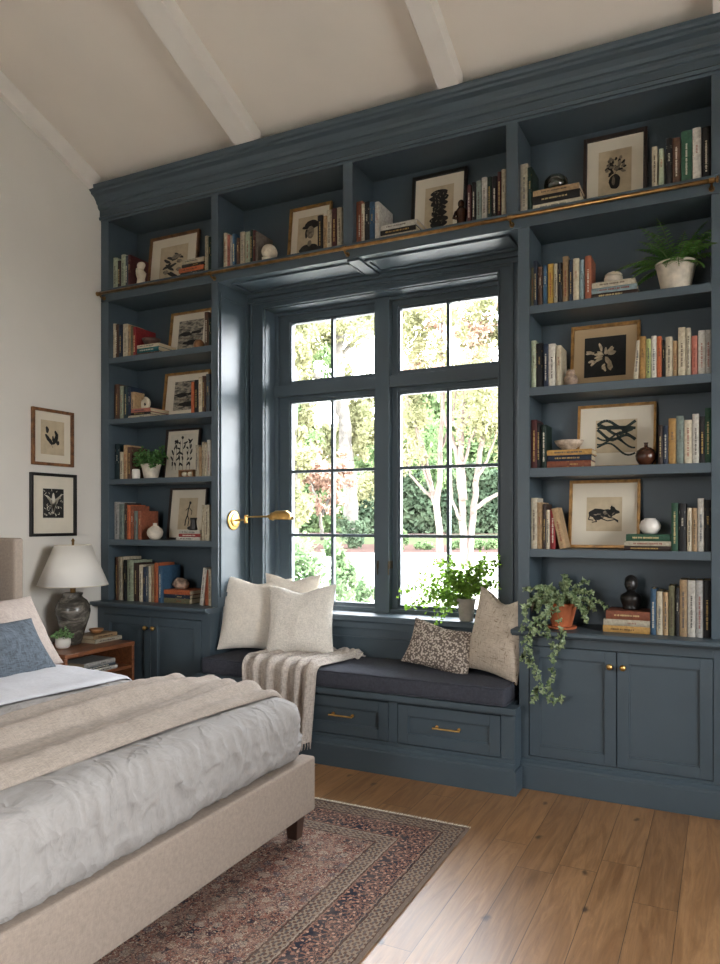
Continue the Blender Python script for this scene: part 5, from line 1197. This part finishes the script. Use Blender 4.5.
tree('crape myrtle with several pale trunks behind the right window\'s right panes',(468,562),24,
 [([(464,580),(464,560),(463,530),(462,495),(456,450),(449,430),(443,410)],10,3),([(463,500),(461,455),(462,415),(468,380),(470,330)],8,2.5),([(469,580),(470,540),(475,495),(480,450),(486,420),(490,395),(492,350)],8,2.5),([(472,512),(482,503),(494,496),(510,486)],5,3),([(476,480),(488,460),(497,430)],4,1.5),([(462,470),(470,440),(480,420),(488,385)],4,1.5),([(460,520),(452,500),(450,470),(447,450)],3.5,1.5),([(463,460),(458,430),(449,408)],3.5,1.5),([(462,430),(474,410),(476,395)],3,1.5)],
 [(470,400,44,46,0),(490,340,40,42,1),(470,320,30,30,0),(500,420,30,40,1)],6500,2.6,'bark','lf_yellow',extra=('lf_pink',[(480,330,40,30,0),(500,300,30,30,0),(462,372,26,20,0)],2400))
tree('large old tree with pale grey trunk behind the left window',(350,532),46,
 [([(352,536),(351,520),(350,490),(347,455),(344,420),(340,385),(338,350),(341,320),(340,290)],17,9),([(344,420),(330,395),(312,372),(306,345),(304,315)],8,3),([(339,360),(350,345),(362,335),(373,332)],5,3),([(341,330),(356,318),(372,312)],5,2),([(310,370),(298,352),(292,345)],4,2)],
 [(330,330,48,26,0),(366,300,24,22,1),(300,300,26,20,1),(296,395,22,40,0),(345,400,30,44,2),(368,430,18,30,0)],8500,2.7,'barkgrey','lf_yellow',extra=('lf_green',[(298,410,26,30,-2),(318,360,26,22,1),(358,455,18,20,2),(352,365,9,9,-3)],2600))
tree('small tree with pink-red leaves behind the left window\'s lower panes',(322,528),40,
 [([(322,540),(321,520),(318,500),(310,480)],4,2),([(321,515),(330,495),(336,480)],4,2)],
 [(318,462,30,20,0),(334,478,22,16,0),(300,478,18,16,0),(326,502,22,12,0)],3600,2.7,'barkgrey','lf_pink',extra=('lf_green',[(300,450,20,26,1),(308,505,26,16,-1)],1500))
tree('tall pale yellow-green tree behind the left window\'s outer panes',(296,532),34,
 [([(296,545),(296,520),(298,480),(294,440),(297,400),(292,350),(296,310)],6,3)],
 [(292,500,20,26,0),(296,450,18,26,0),(300,350,22,28,0)],3200,2.9,'barkgrey','lf_yellow')
tree('pale leafy tree rising above the hedge between both windows',(385,528),60,
 [([(385,535),(386,500),(384,450),(388,400),(386,340),(388,300)],7,3)],
 [(372,480,22,26,0),(395,440,26,36,0),(398,380,22,30,0),(386,320,30,22,0)],4200,2.7,'barkgrey','lf_yellow',extra=('lf_green',[(410,440,26,34,2),(428,470,22,22,2)],1800))
# hedges and shrubs
def hedge(u0,u1,vt,t,label,mat='lf_dark',n=9000,size=2.8):
    m=M(); V=m.v; Fc=m.f; s=size*t/FOC
    for i in range(n):
        u=u0+(u1-u0)*rg_.random(); H_=(521-vt)*t/FOC*(1+.10*math.sin(u*.11)+.06*math.sin(u*.37)+.05*noise.noise(Vector((u*.2,t,0))))+CH-GZ0
        p=atT(u,521,t+rg_.uniform(-1.5,1.5)); p.z=GZ0+H_*rg_.random()**.9
        a=Vector((rg_.uniform(-1,1),rg_.uniform(-1,1),rg_.uniform(-1,1))).normalized(); b=a.cross(Vector((rg_.uniform(-1,1),rg_.uniform(-1,1),rg_.uniform(-1,1)))).normalized()
        q=s*rg_.uniform(.7,1.5); k=len(V); V.extend((p-a*q,p+b*q*.6,p+a*q,p-b*q*.6)); Fc.append((k,k+1,k+2,k+3))
    return setp(m.build('hedge',mat,None),label,'hedge')
hedge(385,530,468,88,'tall dark green hedge closing the garden behind the right window',n=14000)
hedge(352,386,478,84,'dark green evergreen mass behind the old tree\'s trunk',n=4500)
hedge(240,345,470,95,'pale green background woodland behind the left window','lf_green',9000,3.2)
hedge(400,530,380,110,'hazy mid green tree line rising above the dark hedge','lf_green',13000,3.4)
hedge(530,760,462,88,'tall dark green hedge continuing past the window\'s right edge',n=9000,size=3.6)
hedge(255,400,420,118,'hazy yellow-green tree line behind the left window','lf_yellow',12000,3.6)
def shrub(u,vt,t,w,mat,n,size,label):
    vb=521+(CH-GZ0)*FOC/t; h=vb-vt; c=atT(u,vb-h/2,t); o=foliage('shrub',mat,[(c,w/2*t/FOC,w/2*t/FOC,h/2*t/FOC)],n,size*t/FOC,label,'shrub',group='garden shrubs'); return o
shrub(351,514,40,28,'lf_dark',1800,2.2,'round clipped dark shrub at the old tree\'s foot')
shrub(312,532,10,66,'lf_near',6000,3.0,'large fresh green shrub just outside the left window\'s lower panes')
shrub(342,560,11,28,'lf_near',1800,3.0,'smaller green shrub beside the large one outside the left window')
shrub(363,578,12,26,'lf_near',1500,2.8,'low pale green bush at the left window\'s bottom right corner')
for u,v,w,lab in ((425,541,20,'low shrub on mulch bed left of the myrtles'),(456,538,16,'low shrub on mulch bed between the two myrtles'),(478,540,16,'low shrub on mulch bed just right of the myrtle trunks'),(492,537,18,'low shrub on mulch bed, farthest right in the window'),(404,530,10,'small round shrub at the right window\'s left edge, beyond the drive')):
    shrub(u,v,38,w,'lf_green',420,2.2,lab)
# ---------------------------------------------------------------- light
SKY=19.0; GLOW=62.0   # bright overcast sky, plus an unseen glow lobe added to light the nook
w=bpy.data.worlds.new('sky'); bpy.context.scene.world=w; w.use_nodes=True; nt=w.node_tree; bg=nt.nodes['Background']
tc=nt.nodes.new('ShaderNodeTexCoord'); sp_=nt.nodes.new('ShaderNodeSeparateXYZ'); rp=nt.nodes.new('ShaderNodeValToRGB')
nt.links.new(tc.outputs['Generated'],sp_.inputs[0]); nt.links.new(sp_.outputs[2],rp.inputs[0])
rp.color_ramp.elements[0].position=0; rp.color_ramp.elements[0].color=(1.0,.995,.985,1); rp.color_ramp.elements[1].position=.9; rp.color_ramp.elements[1].color=(.78,.87,1.0,1)
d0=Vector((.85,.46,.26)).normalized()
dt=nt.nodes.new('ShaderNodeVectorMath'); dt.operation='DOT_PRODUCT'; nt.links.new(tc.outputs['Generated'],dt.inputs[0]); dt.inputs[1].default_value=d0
def wm(op,a,b):
    n=nt.nodes.new('ShaderNodeMath'); n.operation=op
    for k,v in ((0,a),(1,b)):
        if hasattr(v,'node'): nt.links.new(v,n.inputs[k])
        else: n.inputs[k].default_value=v
    return n.outputs[0]
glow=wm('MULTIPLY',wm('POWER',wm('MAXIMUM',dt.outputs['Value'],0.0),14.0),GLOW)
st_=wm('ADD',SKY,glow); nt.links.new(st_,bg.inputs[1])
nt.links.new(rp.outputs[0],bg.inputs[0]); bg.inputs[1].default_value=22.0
def portal(name,loc,rot,sx,sy):
    l=bpy.data.lights.new(name,'AREA'); l.shape='RECTANGLE'; l.size=sx; l.size_y=sy; l.cycles.is_portal=True
    o=bpy.data.objects.new(name,l); C.objects.link(o); o.location=loc; o.rotation_euler=rot
portal('daylight_portal',((OX0+OX1)/2,YB+.3,(OZ0+OZ1)/2),(-PI/2,0,0),OX1-OX0,OZ1-OZ0)
portal('daylight_portal',(XR+.25,(RW[0]+RW[1])/2,(RW[2]+RW[3])/2),(0,PI/2,0),RW[3]-RW[2],RW[1]-RW[0])
portal('daylight_portal',((NW[0]+NW[1])/2,YN-.25,(NW[2]+NW[3])/2),(PI/2,0,0),NW[1]-NW[0],NW[3]-NW[2])
s=bpy.context.scene
s.view_settings.view_transform='Standard'; s.view_settings.look='None'; s.view_settings.gamma=1; s.view_settings.use_curve_mapping=False
s.view_settings.exposure=0.27
s.cycles.max_bounces=8; s.cycles.diffuse_bounces=5; s.cycles.glossy_bounces=4; s.cycles.transparent_max_bounces=16
s.cycles.use_denoising=True
